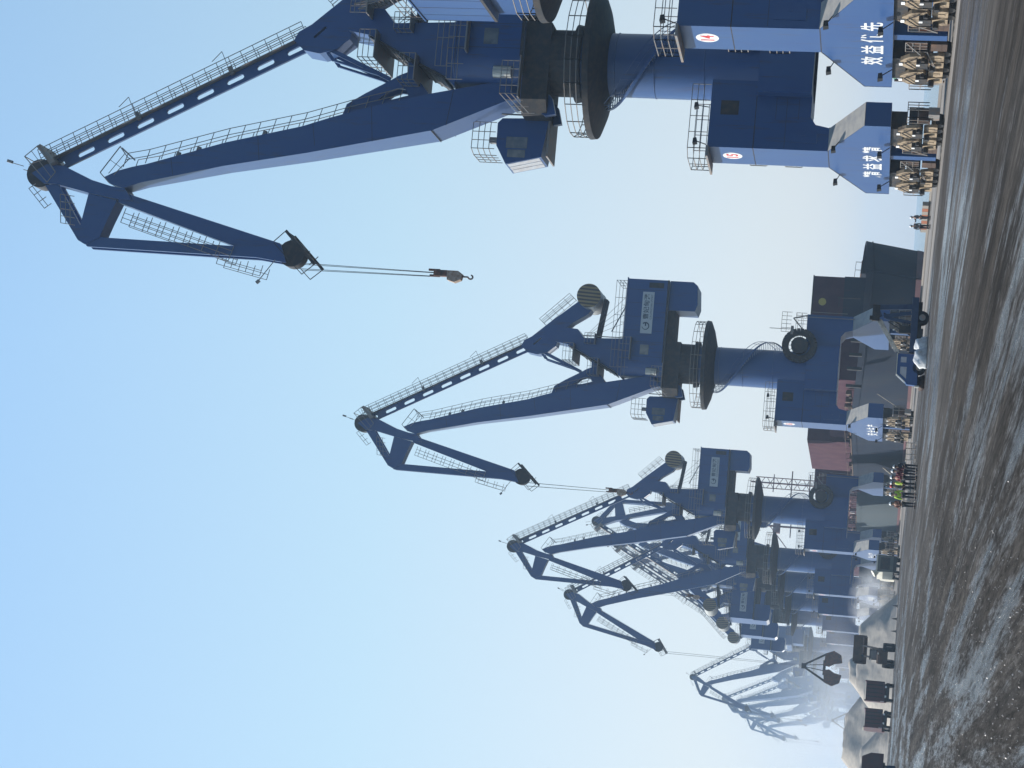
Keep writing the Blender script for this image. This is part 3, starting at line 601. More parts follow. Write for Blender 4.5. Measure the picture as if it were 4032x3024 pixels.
    for s in (1.0, -1.0):
        tf.bar(P3(Fj((12.95, 44.4)), s), P3(Fj((15.22, 42.06)), s), .16, .2).bar(P3(Fj((13.85, 45.19)), s), P3(Fj((15.97, 42.92)), s), .05).bar(P3(Fj((12.95, 44.4)), s), P3(Fj((13.75, 45.2)), s), .05)
        tf.bar(P3(Fj((15.22, 42.06)), s), P3(Fj((15.97, 42.92)), s), .05).bar(P3(Fj((14.9, 43.1)), s), P3(Fj((14.3, 42.5)), s), .05)
    tf.bar(P3(Fj((14.1, 43.3)), -1.0), P3(Fj((14.1, 43.3)), 1.0), .05)
    for k in range(6):
        q = Fj((13.1 + .36 * k, 44.2 - .37 * k)); tf.bar(P3(q, -1.0), P3(q, 1.0), .12, .04)
    obj('tip_platform', tf, dk, fly_o)
    fr = MB()
    for s in (.75, -.75):
        fr.rails([P3(p, s) for p in F((12.3, 57.3), (14.15, 49.9))], -.95, 1.1, (.3, .65), .022, up=(-.93, 0, -.27)) if False else fr.rails([P3(p, s) for p in F((11.85, 56.6), (14.2, 48.2))], 1.05, 1.05, (.35, .7), .022, up=Vector(P3(Fj((1, .28)), 0)) - Vector(P3(Fj((0, 0)), 0)))
        fr.rails([P3(p, s) for p in F((14.75, 49.2), (15.45, 45.9))], .8, 1.0, (.4,), .02, up=(.95, 0, .2))
    fr.bar(P3(Fj((14.97, 45.1)), .6), P3(Fj((16.58, 46.2)), .6), .05).bar(P3(Fj((16.5, 46.1)), .6), P3(Fj((16.7, 46.3)), .6), .2)
    obj('jib_handrail', fr, rl, fly_o)
    # ---- hoist ropes and hook / grab
    t1 = Fj((15.05, 43.2)); t2 = Fj((15.45, 43.4)); zl = t1[1] - (rope_len or 9.6)
    rp = MB()
    for s in (-.25, .25):
        rp.bar((t1[0], s, t1[1]), (t1[0] + .12, s * .4, zl), .035); rp.bar((t2[0], s, t2[1]), (t2[0] - .02, s * .4, zl - .3), .035)
    up('hoist_rope', rp, 'rope')
    xr_ = t1[0] + .25
    if grab:
        gb = MB()
        gb.box(xr_ - .5, xr_ + .5, -.5, .5, zl - .9, zl)
        for s in (1, -1):
            for w_ in (.9, -.9):
                gb.bar((xr_ + s * .3, w_ * .4, zl - .6), (xr_ + s * 2.6, w_, zl - 4.6), .22, .3)
                gb.bar((xr_ + s * .15, w_ * .4, zl - .5), (xr_ + s * .6, w_ * .6, zl - 4.4), .1)
        gb.bar((xr_ - 1.4, 0, zl - 4.3), (xr_ + 1.4, 0, zl - 4.3), .9, .5)
        g_ = up('grab_head', gb, dk)
        for s in (1, -1):
            g3 = MB().prism([(xr_ + s * .5, zl - 4.2), (xr_ + s * 2.7, zl - 4.4), (xr_ + s * 3.3, zl - 5.9), (xr_ + s * 2.6, zl - 7.3), (xr_ + s * 1.2, zl - 7.6), (xr_ + s * .9, zl - 6.2), (xr_ + s * .3, zl - 5.2)], -1.3, 1.3)
            obj('grab_jaw', g3, 'hook', g_)
    else:
        hb = MB().box(xr_ - .32, xr_ + .1, -.22, .22, zl - .9, zl + .1).tube((xr_ - .32, 0, zl - .3), (xr_ - .32, 0, zl + .5), .09, n=6).tube((xr_ + .08, 0, zl - .3), (xr_ + .08, 0, zl + .4), .09, n=6)
        hk = up('hook_block', hb, 'hook')
        obj('hook_cheek', MB().prism([(xr_ - .30, zl - .85), (xr_ - .30, zl - 1.65), (xr_ - .1, zl - 1.95), (xr_ + .3, zl - 1.85), (xr_ + .5, zl - 1.4), (xr_ + .35, zl - .9)], -.3, .3), 'hookw', hk)
        hc = MB(); pts = [(xr_ + .05, zl - 1.9), (xr_ + .05, zl - 2.3)] + [(xr_ + .05 + .14 * math.sin(R(a)), zl - 2.5 + .16 * math.cos(R(a))) for a in range(20, 290, 30)]
        for a_, b_ in zip(pts[:-1], pts[1:]): hc.tube((a_[0], 0, a_[1]), (b_[0], 0, b_[1]), .06, n=6)
        obj('hook', hc, 'hook', hk)
    # ---- operator's cab
    cp = [(4.0, 29.9), (4.35, 30.22), (5.95, 30.18), (6.57, 29.81), (7.24, 29.42), (6.65, 26.95), (3.9, 26.6)]
    cb = up('cab', MB().prism(cp, -2.9, -.1), bl)
    [obj('cab_window', MB().box(*q), 'glass', cb) for q in ((5.3, 6.1, -.098, -.075, 28.0, 29.5), (6.2, 6.75, -.098, -.075, 28.1, 29.35), (5.3, 6.7, -2.925, -2.902, 28.0, 29.4))]
    for w0, w1 in ((-2.75, -1.95), (-1.85, -1.1), (-1.0, -.25)):
        fg = MB().hexa([(6.68, w0, 27.1), (6.70, w0, 27.1), (6.70, w1, 27.1), (6.68, w1, 27.1), (7.22, w0, 29.3), (7.24, w0, 29.3), (7.24, w1, 29.3), (7.22, w1, 29.3)])
        obj('cab_windscreen', fg, 'glass_lit', cb)
    cf = MB().rails([(4.3, -.2, 30.3), (5.0, -.1, 30.3), (6.2, -.1, 30.3), (6.55, -.6, 30.2), (6.55, -2.7, 30.2)], 1.65, .65, (.4, .8, 1.2), .022).box(5.3, 5.7, -.8, -.4, 30.25, 30.75)
    cf.bar((3.7, -.15, 26.5), (3.7, -.15, 30.0), .1).box(3.7, 6.6, -2.95, -.05, 26.5, 26.62)
    obj('cab_platform', cf, rl, cb)
    return U

def build_crane(loc, slew, label, **kw):
    root = thing('portal_crane', loc, label, 'crane', 'blue portal cranes along the quay')
    root['_slew'] = 1
    crane_parts(root, slew, **kw)
    return root
ROTATED = {'slewing_platform', 'machine_house', 'counter_pod', 'gantry_tower', 'counterweight_lever', 'buffer_beam', 'boom', 'pull_rod', 'luffing_rack', 'foot_platform', 'tie_beam', 'fly_jib', 'hoist_rope', 'hook_block', 'grab_head', 'cab'}
def clone_crane(src, loc, slew, label, scale=1.0, skip=()):
    c = copy_tree(src, None, skip); c.location = loc; c.scale = (scale,) * 3; c['label'] = label
    for ch in c.children:
        if ch.name.split('.')[0] in ROTATED: ch.rotation_euler = (0, 0, slew)
    return c
CX = 48.2
land = math.pi - R(5)
c15 = build_crane((CX, 120.75, 0), land, 'nearest whole blue portal crane, numbered 15, hook hanging high against the sky', number='15', slogan='精益求精')
st_ = MB()
for w_ in (2.0, 3.0):
    for a_, b_ in (((-2.9, 39.6), (-4.6, 34.4)), ((-2.9, 40.5), (-4.6, 35.3)), ((-2.9, 40.05), (-4.6, 34.85))): st_.bar((a_[0], w_, a_[1]), (b_[0], w_, b_[1]), .07)
for k in range(19):
    f = k / 18; st_.bar((-2.9 - 1.7 * f, 2.0, 39.6 - 5.2 * f), (-2.9 - 1.7 * f, 3.0, 39.6 - 5.2 * f), .16, .04)
    if k % 3 == 0:
        for w_ in (2.0, 3.0): st_.bar((-2.9 - 1.7 * f, w_, 39.6 - 5.2 * f), (-2.9 - 1.7 * f, w_, 40.5 - 5.2 * f), .05)
st_.box(-3.4, -2.3, 1.5, 3.1, 39.5, 39.6).box(-5.6, -4.5, 1.5, 3.1, 34.3, 34.4).rails([(-2.3, 3.1, 39.6), (-3.2, 3.1, 39.6)], 1.1, .45, (.4, .8)).rails([(-4.6, 3.1, 34.4), (-5.6, 3.1, 34.4)], 1.1, .5, (.4, .8))
so_ = obj('inclined_stair', st_, 'rail', c15); so_.rotation_euler = (0, 0, land)
c14 = build_crane((CX, 100.6, 0), -R(97), 'blue portal crane numbered 14 cut off by the photo edge, its jib out of view', number='14', slogan='效益优先')
def prune(o, names):
    for ch in list(o.children):
        if ch.name.split('.')[0] in names:
            for d in list(ch.children_recursive): bpy.data.objects.remove(d)
            bpy.data.objects.remove(ch)
        else: prune(ch, names)
prune(c14, {'counterweight_lever', 'name_board'})          # nothing of these shows in the photo
c16 = build_crane((48.4, 213.0, 0), land, 'second blue portal crane, standing alone beside the ship bow with striped counterweight', number='16', slogan='安全生产')
c16.scale = (1.01,) * 3
p3 = clone_crane(c16, (48.4, 321, 0), land, 'third blue portal crane, in front of the hazy crowded row', 1.04)
p4 = build_crane((48.2, 386, 0), math.pi - R(7), 'hazy blue portal crane holding an open clamshell grab above the gravel heaps', number='18', slogan='质量第一', fly=R(11), boom=R(4.0), rope_len=27, grab=True, detail=False)
p4.scale = (1.06,) * 3
p5 = clone_crane(c16, (48.0, 424, 0), R(6), 'hazy blue crane with its striped counterweight swung landward, highest of the three', 1.07)
p6 = clone_crane(c16, (48.0, 463, 0), R(2), 'hazy blue crane with its striped counterweight swung landward, middle of the three', 1.075)
p7 = clone_crane(c16, (48.0, 500, 0), R(-3), 'hazy blue crane with its striped counterweight swung landward, lowest of the three', 1.075)
far = [(640, 0), (795, 1), (842, 2), (915, 0), (1040, 1)]
far_lab = ['faded blue portal crane far off behind the gravel heap, nearest of the distant ones', 'tallest faded crane of the distant dusty cluster at the left', 'second faded crane of the distant dusty cluster', 'third faded crane of the distant dusty cluster', 'farthest and palest crane of the distant dusty cluster']
for (Y, k), lb in zip(far, far_lab):
    src = p4 if k == 0 else c16
    clone_crane(src, (48.2, Y, 0), land + R((-3, 12, -20)[k] + (Y % 7) * 2), lb, 1.02)
p8 = clone_crane(c16, (48.2, 590, 0), R(97), 'hazy blue crane turned away, showing only the square tail of its machine house', 1.02, skip=('fly_jib', 'tie_beam', 'boom', 'pull_rod', 'luffing_rack', 'hoist_rope', 'hook_block', 'counterweight_lever', 'gantry_tower', 'buffer_beam', 'foot_platform'))

# ------------------------------------------------------------------ ships at berth
def ship(name, label, cxx, half, y0, y1, top, mhull, sheer=0.0, taper=(10, 34)):
    root = thing(name, (cxx, y0, 0), label, 'ship', 'ships moored along the quay')
    L = y1 - y0; st = []
    n = 26
    for i in range(n + 1):
        t = i / n; y = L * t
        a = min(1, y / taper[1]); b = min(1, (L - y) / taper[0])
        h = half * (math.sin(a * math.pi / 2) ** .62) * (math.sin(b * math.pi / 2) ** .5)
        st.append((y, max(.15, h)))
    zt = lambda y: top - sheer * max(0, 1 - y / 45.0)
    def shell(z0f, z1f, o=0.0, k0=1.0, k1=1.0, thick=.5):
        m = MB()
        for s in (-1, 1):
            vs = []
            for y, h in st:
                fl = max(0, 1 - y / 22.0) ** 1.5; vs += [(s * (h * (k0 - (.34 if k0 > .9 else .38) * fl) + o), y + (1 - k0) * 6 + 3.0 * fl, z0f(y)), (s * (h * (k1 - (.34 * fl if k1 < .99 else 0)) + o), y + (3.0 * fl if k1 < .99 else 0), z1f(y))]
            m.add(vs, [(2 * i, 2 * i + 1, 2 * i + 3, 2 * i + 2) for i in range(n)])
        return m
    hm = shell(lambda y: .6, zt, 0, .94, 1.0)
    # deck, and the end plates
    dv = []
    for y, h in st: dv += [(-h, y, zt(y) - .9), (h, y, zt(y) - .9)]
    hm.add(dv, [(2 * i, 2 * i + 1, 2 * i + 3, 2 * i + 2) for i in range(n)])
    hm.add([(-st[0][1], 3.02, .6), (st[0][1], 3.02, .6), (st[0][1], 0, zt(0)), (-st[0][1], 0, zt(0))], [(0, 1, 2, 3)])
    obj('hull', hm, mhull, root, True)
    obj('boot_top', shell(lambda y: -5, lambda y: .6, 0, .86, .94), 'boot', root, True)
    rl_ = MB()
    for (y, h), (y2, h2) in zip(st[8:-1], st[9:]):
        for s in (-1, 1):
            rl_.bar((s * (h - .2), y, zt(y) + .9), (s * (h2 - .2), y2, zt(y2) + .9), .06); rl_.bar((s * (h - .2), y, zt(y)), (s * (h - .2), y, zt(y) + .9), .07)
            rl_.bar((s * h, y, zt(y)), (s * h2, y2, zt(y2)), .16)
    obj('deck_rail', rl_, 'rust', root)
    return root
sA = ship('cargo_ship', 'dark blue-grey cargo ship moored behind the second crane, maroon deckhouse above its bow', 68.6, 11.2, 240, 352, 8.9, 'hull', 1.9)
h = obj('deckhouse', MB().box(-8.6, 6.7, 28, 44, 7.4, 15.0).box(-8.6, 6.0, 44, 47, 7.4, 11.5), 'house', sA)
obj('house_top_trim', MB().box(-8.7, 6.8, 27.9, 44.1, 15.0, 15.16), 'black', h)
em = MB().tube((2.85, 27.9, 13.6), (2.85, 28.0, 13.6), .55, n=18); obj('round_emblem', em, 'yellow', h)
obj('lower_bulkhead', MB().box(-.5, 6.75, 27.7, 27.98, 7.6, 10.6), 'hull', h)
obj('hatch_coaming', MB().box(-8.2, 8, 49, 74, 8.0, 12.6), 'house', sA)
h2 = obj('deckhouse', MB().box(-8.4, 8, 77, 105, 8.0, 16.6), 'house', sA)
dg = MB(); random.seed(3)
for k in range(46):
    y = 30 + k * 1.7; x = -10.4 + random.random() * .8; z = 8.5 + random.random() * .3
    dg.box(x, x + .3 + random.random() * .6, y, y + .2 + random.random() * .8, z, z + .2 + random.random() * .8)
obj('deck_fittings', dg, 'rust', sA)
fo = MB()
for y, hh in ((3.2, .8), (6.5, .9), (10, .9), (13.5, 1.0), (18, .9)): fo.box(-6 - y * .32, -5.6 - y * .32, y, y + .5, 7.0, 7.3 + y * .05 + hh)
fo.bar((2.0, 22, 8.0), (2.0, 22, 11.2), .1).bar((2.0, 22, 11.0), (0.6, 22, 11.0), .1)
obj('bow_fittings', fo, 'dark', sA)
ap = MB().tube((-9.3, 24.0, 5.4), (-9.9, 24.0, 5.4), .9, n=20); obj('round_fender', ap, 'pink', sA)
obj('fender_hub', MB().tube((-9.91, 24.0, 5.4), (-10.05, 24.0, 5.4), .55, n=16), 'silver', sA)

sB = ship('cargo_ship', 'pale grey cargo ship moored behind the third crane, with pink deck gear and maroon hatches', 72, 12, 366, 468, 9.2, 'hullgrey', .5, (12, 14))
obj('hatch_coaming', MB().box(-10.6, 9, 6, 30, 8, 17.2), 'house', sB)
obj('hatch_coaming', MB().box(-10.6, 9, 34, 58, 8, 16.6), 'house', sB)
obj('hatch_coaming', MB().box(-10.6, 9, 62, 88, 8, 16.2), 'house', sB)
pg = MB()
for k in range(34):
    y = 2 + k * 2.7; z = 8.8 + random.random()
    pg.bar((-11.3, y, 8.7), (-11.3, y + random.random() * 1.5, 10.6 + random.random() * 1.5), .14); pg.bar((-11.3, y, z + 1.2), (-11.3, y + 2.7, z + 1.2 + random.random() * .5), .12)
obj('deck_gear', pg, 'pink', sB)
wp = MB()
for y in (8, 32, 33.5, 60, 61.5): wp.box(-11.2, -10.9, y, y + .35, 9.4, 13.4)
obj('white_vent', wp, 'white', sB)
ms = MB().bar((-3, 52, 8), (-3, 52, 33), .3).bar((-5.5, 52, 20), (-.5, 52, 20), .25).bar((-6, 52, 24), (0, 52, 24), .25).bar((-5, 52, 28), (-1, 52, 28), .2)
for k in range(9): ms.bar((-4.2, 52, 14 + 2 * k), (-1.8, 52, 15.5 + 2 * k), .12).bar((-1.8, 52, 14 + 2 * k), (-4.2, 52, 15.5 + 2 * k), .12)
for x in (-4.2, -1.8): ms.bar((x, 52, 8), (x, 52, 32), .18)
ms.box(-5.5, -1.0, 51, 53, 17, 18.2).box(-6.5, -.5, 51, 53, 8, 14.5)
obj('mast', ms, 'pink', sB)
sC = ship('cargo_ship', 'hazy dark cargo ship moored far along the quay behind the crowded cranes', 72, 12, 482, 600, 9.5, 'hull', .5, (12, 14))
obj('deckhouse', MB().box(-10.6, 9, 10, 34, 8, 17), 'house', sC)
obj('mast', MB().bar((5, 60, 8), (5, 60, 38), .5).bar((2, 60, 30), (8, 60, 30), .3).box(3, 7, 59, 61, 33, 35).bar((5, 60, 36), (-2, 60, 30), .25), 'pink', sC)
def rope(name, p, q, r, m, label, sag=.5):
    b = MB(); P = [Vector(p).lerp(Vector(q), k / 10) - Vector((0, 0, sag * 4 * (k / 10) * (1 - k / 10))) for k in range(11)]
    for a, c in zip(P[:-1], P[1:]): b.tube(a, c, r, n=6)
    tag(obj(name, b, m), label, 'mooring rope', 'ropes from ships to the quay')
M['ropew'] = mat('pale_mooring_rope', (.52, .47, .40), .85)
M['ropeg'] = mat('thin_mooring_rope', (.22, .24, .26), .85)
rope('mooring_rope', (59.4, 316.0, 8.2), (56.7, 333.0, .5), .14, 'ropew', 'thick pale mooring rope, the lower of two beside the crane 16 foot', .2)
rope('mooring_rope', (59.3, 319.5, 8.4), (56.7, 340.0, 1.0), .12, 'ropew', 'thick pale mooring rope, the upper of two beside the crane 16 foot', .1)
rope('mooring_rope', (59.2, 264.0, 7.9), (56.7, 271.0, 1.2), .05, 'ropew', 'thin pale rope hanging on the dark hull through the crane 16 portal', .1)
rope('mooring_rope', (64.5, 245.0, 6.9), (56.7, 285.0, .6), .045, 'ropeg', 'thin grey rope along the dark hull from the bow, upper one', .6)
rope('mooring_rope', (62.5, 249.0, 6.2), (56.7, 284.0, .5), .045, 'ropeg', 'thin grey rope along the dark hull from the bow, lower one', .6)
for i, (y, lb) in enumerate(((271, 'black mooring bollard at the quay edge below the dark ship'), (333, 'black mooring bollard holding the thick pale rope'), (182, 'black mooring bollard on the empty quay edge beside the open water'))):
    tag(obj('mooring_bollard', MB().lathe([(.30, .18), (.26, .2), (.2, .5), (.42, .62), (.40, .75), (.2, .8)], (56.65, y), 16), 'black', None, True), lb, 'bollard', 'bollards on the quay edge')
fb = thing('traffic_barrier', (56.2, 173, .18), 'low orange and white barrier at the quay edge beside the open water', 'barrier')
b1 = MB(); b2 = MB()
for k in range(9): (b1 if k % 2 else b2).box(-.2, .2, k * .95, k * .95 + .9, 0, .55)
M['fadedorange'] = mat('faded_orange_plastic', (.26, .10, .055), .8, .2)
obj('orange_block', b1, 'fadedorange', fb); obj('pale_block', b2, 'concrete', fb)

# ------------------------------------------------------------------ people
def person(loc, face, label, jacket, helmet='helmet', trousers='navy', h=1.78, pose='stand', lean=0.0, group='workers in helmets on the quay'):
    root = thing('person', loc, label, 'person', group, face)
    k = h / 1.78; S = {}
    def J(n, p, r): S[n] = (Vector(p) * k, r * k)
    st_ = .16 if pose == 'walk' else .0
    J('pelvis', (0, 0, .95), .155); J('waist', (.0, .02 + lean * .1, 1.10), .135); J('chest', (0, .03 + lean * .25, 1.32), .165); J('neck', (0, .02 + lean * .36, 1.50), .062); J('head0', (0, .03 + lean * .40, 1.58), .085); J('head1', (0, .045 + lean * .44, 1.68), .098); J('head2', (0, .02 + lean * .45, 1.755), .07)
    for s, n in ((-1, 'l'), (1, 'r')):
        f = st_ * s
        J('hip' + n, (s * .10, 0, .88), .105); J('knee' + n, (s * .12, .02 + f * .8, .49), .068); J('ank' + n, (s * .12, f * 1.3 - .02, .10), .045); J('toe' + n, (s * .14, f * 1.3 + .14, .045), .04)
        J('sho' + n, (s * .19, .02 + lean * .3, 1.43), .075)
        if pose == 'hold' : J('elb' + n, (s * .27, .08 + lean * .3, 1.17), .05); J('wri' + n, (s * .12, .30 + lean * .3, 1.12), .033)
        elif pose == 'point' and s > 0: J('elb' + n, (s * .40, .12 + lean * .3, 1.30), .05); J('wri' + n, (s * .62, .22, 1.36), .033)
        else: J('elb' + n, (s * .26, -.01 + lean * .2, 1.16), .05); J('wri' + n, (s * .27, .08 - f * .5 + lean * .3, .92), .033)
        e, w_ = S['elb' + n][0], S['wri' + n][0]; d = (w_ - e).normalized()
        S['palm' + n] = (w_ + d * .075 * k, .036 * k)
    E_ = [('pelvis', 'waist'), ('waist', 'chest'), ('chest', 'neck'), ('neck', 'head0'), ('head0', 'head1'), ('head1', 'head2')]
    for n in 'lr': E_ += [('pelvis', 'hip' + n), ('hip' + n, 'knee' + n), ('knee' + n, 'ank' + n), ('ank' + n, 'toe' + n), ('chest', 'sho' + n), ('sho' + n, 'elb' + n), ('elb' + n, 'wri' + n), ('wri' + n, 'palm' + n)]
    def skin(name, names, edges, grow, m, extra=None, cut=None):
        idx = {a: i for i, a in enumerate(names)}
        me = bpy.data.meshes.new(name); me.from_pydata([S[a][0] for a in names], [(idx[a], idx[b]) for a, b in edges if a in idx and b in idx], [])
        o = bpy.data.objects.new(name, me); COL.objects.link(o)
        md = o.modifiers.new('skin', 'SKIN'); o.modifiers.new('sub', 'SUBSURF').levels = 1; o.modifiers['sub'].render_levels = 1
        for i, a in enumerate(names):
            r = S[a][1] + grow; me.skin_vertices[0].data[i].radius = (r, r * (.72 if a in ('chest', 'waist', 'pelvis') else 1))
        me.skin_vertices[0].data[0].use_root = True
        dg_ = bpy.context.evaluated_depsgraph_get(); dg_.update()
        nm = bpy.data.meshes.new_from_object(o.evaluated_get(dg_)); bpy.data.objects.remove(o)
        if extra:
            vs = [tuple(v.co) for v in nm.vertices]; fs = [tuple(p.vertices) for p in nm.polygons]
            b_ = MB(); b_.v = vs; b_.f = fs; b_.add(extra.v, extra.f)
            nm = bpy.data.meshes.new(name); nm.from_pydata(b_.v, [], b_.f)
        nm.materials.clear(); nm.materials.append(M[m]); nm.shade_smooth(); nm.name = name
        o = bpy.data.objects.new(name, nm); COL.objects.link(o); o.parent = root; return o
    ex = MB()
    for n, s in (('l', -1), ('r', 1)):
        w_, p_ = S['wri' + n][0], S['palm' + n][0]; d = (p_ - w_).normalized(); sd_ = Vector((s * .2, 1, 0)).cross(d).normalized()
        for i, (o_, ln) in enumerate(((-.027, .066), (-.009, .075), (.009, .07), (.026, .055))):
            a = p_ + sd_ * o_ * k; m_ = a + d * ln * .55 * k; q = m_ + (d + Vector((0, .5, 0))).normalized() * ln * .5 * k
            ex.tube(a, m_, .0095 * k, .009 * k, 6).tube(m_, q, .009 * k, .007 * k, 6)
        a = w_ + d * .035 * k; ex.tube(a, a + (Vector((0, 1, 0)) + d * .6).normalized() * .065 * k, .011 * k, .009 * k, 6)
    h1 = S['head1'][0]
    ex.tube(h1 + Vector((0, .085, -.01)) * k, h1 + Vector((0, .125, -.035)) * k, .012 * k, .018 * k, 6)
    for s in (-1, 1):
        ex.tube(h1 + Vector((s * .085, 0, -.02)) * k, h1 + Vector((s * .108, -.01, -.01)) * k, .03 * k, .025 * k, 8)
    order = ['pelvis'] + [a for a in S if a != 'pelvis']
    body = skin('body', order, E_, 0, 'skin', ex)
    ey = MB()
    for s in (-1, 1): ey.tube(h1 + Vector((s * .034, .085, .005)) * k, h1 + Vector((s * .034, .099, .005)) * k, .011 * k, n=8)
    ey.bar(h1 + Vector((-.025, .098, -.062)) * k, h1 + Vector((.025, .098, -.062)) * k, .012 * k)
    obj('face_feature', ey, 'hair', body)
    jn = ['chest', 'waist', 'neck', 'pelvis', 'shol', 'elbl', 'wril', 'shor', 'elbr', 'wrir']
    old = S['neck']; S['neck'] = (S['neck'][0] - Vector((0, 0, .05 * k)), old[1]); 
    skin('jacket', jn, E_, .022, jacket); S['neck'] = old
    tn = ['pelvis'] + [a + n for n in 'lr' for a in ('hip', 'knee', 'ank')]
    skin('trousers', tn, E_, .016, trousers)
    bt = MB()
    for n in 'lr':
        a, t_ = S['ank' + n][0], S['toe' + n][0]
        bt.box(a.x - .055 * k, a.x + .055 * k, a.y - .09 * k, t_.y + .05 * k, 0, .10 * k)
    obj('boots', bt, 'black', root)
    hc = S['head1'][0] + Vector((0, -.02, .02)) * k
    hair = MB().lathe([(.098 * k, hc.z - .06 * k), (.104 * k, hc.z), (.09 * k, hc.z + .04 * k)], (hc.x, hc.y), 14); obj('hair', hair, 'hair', root, True)
    hm_ = MB().lathe([(.155 * k, hc.z + .035 * k), (.15 * k, hc.z + .05 * k), (.13 * k, hc.z + .06 * k), (.122 * k, hc.z + .11 * k), (.085 * k, hc.z + .155 * k), (.03 * k, hc.z + .17 * k)], (hc.x, hc.y + .01), 18)
    obj('helmet', hm_, helmet, root, True)
    return root
G = person
G((25.8, 143.9, 0), R(160), 'person in dark green work clothes bending forward at the right end of the group', 'navy', lean=1.0, pose='hold', h=1.74)
G((24.9, 141.3, 0), R(200), 'person in maroon jacket and white helmet standing next to the bending worker', 'maroon', h=1.84)
G((24.3, 140.3, 0), R(120), 'person in maroon jacket standing at the middle of the group, head turned left', 'maroon', helmet='helmet', h=1.88, pose='hold')
G((24.4, 143.4, 0), R(90), 'person with yellow-green straps between the maroon jackets and the vest wearer', 'hiviz', h=1.86)
G((24.0, 142.9, 0), R(250), 'person in grey jacket directly right of the bright vest', 'greyjacket', helmet='redhelmet', h=1.86)
G((22.7, 138.5, 0), R(170), 'person in bright yellow-green vest and dark trousers', 'hiviz', h=1.86, pose='walk')
G((22.2, 139.6, 0), R(140), 'person in brown jacket at the left end of the group', 'brownjacket', h=1.82, pose='hold')
G((52.5, 165.6, 0), R(100), 'person in black standing by the open water, right of two, arm raised', 'navy', trousers='navy', h=1.74, pose='point', group='two dark figures by the water')
G((50.0, 160.4, 0), R(190), 'person in black standing by the open water, left of two', 'greyjacket', h=1.72, group='two dark figures by the water')
for (x, y, a, lb) in ((29.6, 161.9, 20, 'low grey steel frame standing right of the workers'), (24.6, 147.5, 10, 'low grey steel frame seen between the workers, middle one'), (23.1, 143.6, 5, 'low grey steel frame seen between the workers, leftmost one')):
    tag(obj('steel_barrier', MB().rails([(0, 0, 0), (1.7, 0, 0)], .85, .55, (.4,), .03).bar((0, -.3, .03), (0, .3, .03), .06).bar((1.7, -.3, .03), (1.7, .3, .03), .06), 'rail'), lb, 'barrier', 'low steel frames near the workers')
    o = bpy.context.scene.objects[[q.name for q in COL.objects if q.name.startswith('steel_barrier')][-1]]; o.location = (x, y, 0); o.rotation_euler = (0, 0, R(a))

# ------------------------------------------------------------------ vehicles
def wheel(parent, x, y, r=.5, w_=.3, z=None):
    z = r if z is None else z
    t = obj('wheel', MB().tube((x - w_ / 2, y, z), (x + w_ / 2, y, z), r, n=24), 'tyre', parent, True)
    obj('rim', MB().tube((x - w_ / 2 - .02, y, z), (x + w_ / 2 + .02, y, z), r * .5, n=16), 'rail', t)
# crane truck: local y = forward (towards the cab), x to its right
tr = thing('lift_truck', (32.2, 131.6, 0), 'blue flatbed truck with a folded lifting arm behind its cab', 'truck', None, R(80))
tr.scale = (.87, .87, .87)
for y in (-2.3, 1.75):
    for x in (-.95, .95): wheel(tr, x, y, .52)
obj('chassis', MB().box(-.45, .45, -3.6, 3.0, .55, .85).box(-1.05, -.6, -1.4, .8, .4, .85).box(.6, 1.05, -1.4, .8, .4, .85), 'black', tr)
obj('flat_bed', MB().box(-1.15, 1.15, -3.9, .55, .86, 1.38), 'bed', tr)
cbm = MB().prism([(.7, .7), (.7, 2.15), (.85, 2.25), (2.35, 2.25), (2.95, 1.55), (3.15, 1.45), (3.2, .6)], -1.1, 1.1, axis='x')
cb = obj('cab', cbm, 'truckblue', tr)
for s in (-1, 1):
    x = 1.105 * s
    obj('window', MB().prism([(.95, 1.55), (.95, 2.0), (1.4, 2.0), (1.4, 1.55)], min(x, x + .02 * s), max(x, x + .02 * s), axis='x'), 'glass_lit', cb)
    obj('window', MB().prism([(1.75, 1.5), (1.75, 2.0), (2.3, 2.0), (2.7, 1.5)], min(x, x + .02 * s), max(x, x + .02 * s), axis='x'), 'glass_lit', cb)
obj('windscreen', MB().hexa([(-.95, 2.42, 2.19), (.95, 2.42, 2.19), (.95, 2.44, 2.21), (-.95, 2.44, 2.21), (-.95, 2.93, 1.58), (.95, 2.93, 1.58), (.95, 2.95, 1.60), (-.95, 2.95, 1.60)]), 'glass_lit', cb)
obj('roof_edge', MB().box(-1.12, 1.12, .7, 2.36, 2.26, 2.31).bar((1.11, 2.36, 2.29), (1.11, 2.98, 1.56), .06, .06).bar((-1.11, 2.36, 2.29), (-1.11, 2.98, 1.56), .06, .06), 'cream', cb)
obj('bumper', MB().box(-1.12, 1.12, 3.2, 3.3, .45, .8), 'silver', tr)
ar = MB().bar((0, -3.2, 1.3), (0, -3.0, 4.3), .45, .4).bar((0, -3.0, 4.3), (0, -2.2, 3.9), .4, .5).bar((0, -2.7, 1.4), (0, -2.3, 3.6), .3, .3).bar((0, -1.9, 1.4), (0, -2.2, 3.4), .3, .25)
arm = obj('lifting_arm', ar, 'bed', tr)
obj('fold_arm', MB().bar((-.15, -2.1, 4.15), (-.15, .55, 2.45), .16, .12).bar((.2, -2.1, 3.8), (.2, .55, 2.2), .10, .10).bar((.5, -2.1, 3.95), (.5, .4, 2.3), .18, .18), 'silver', arm)
obj('joint_box', MB().box(-.3, .3, -3.2, -1.9, 3.9, 4.5).box(-.25, .25, -2.3, -1.95, 4.4, 4.7), 'dark', arm)
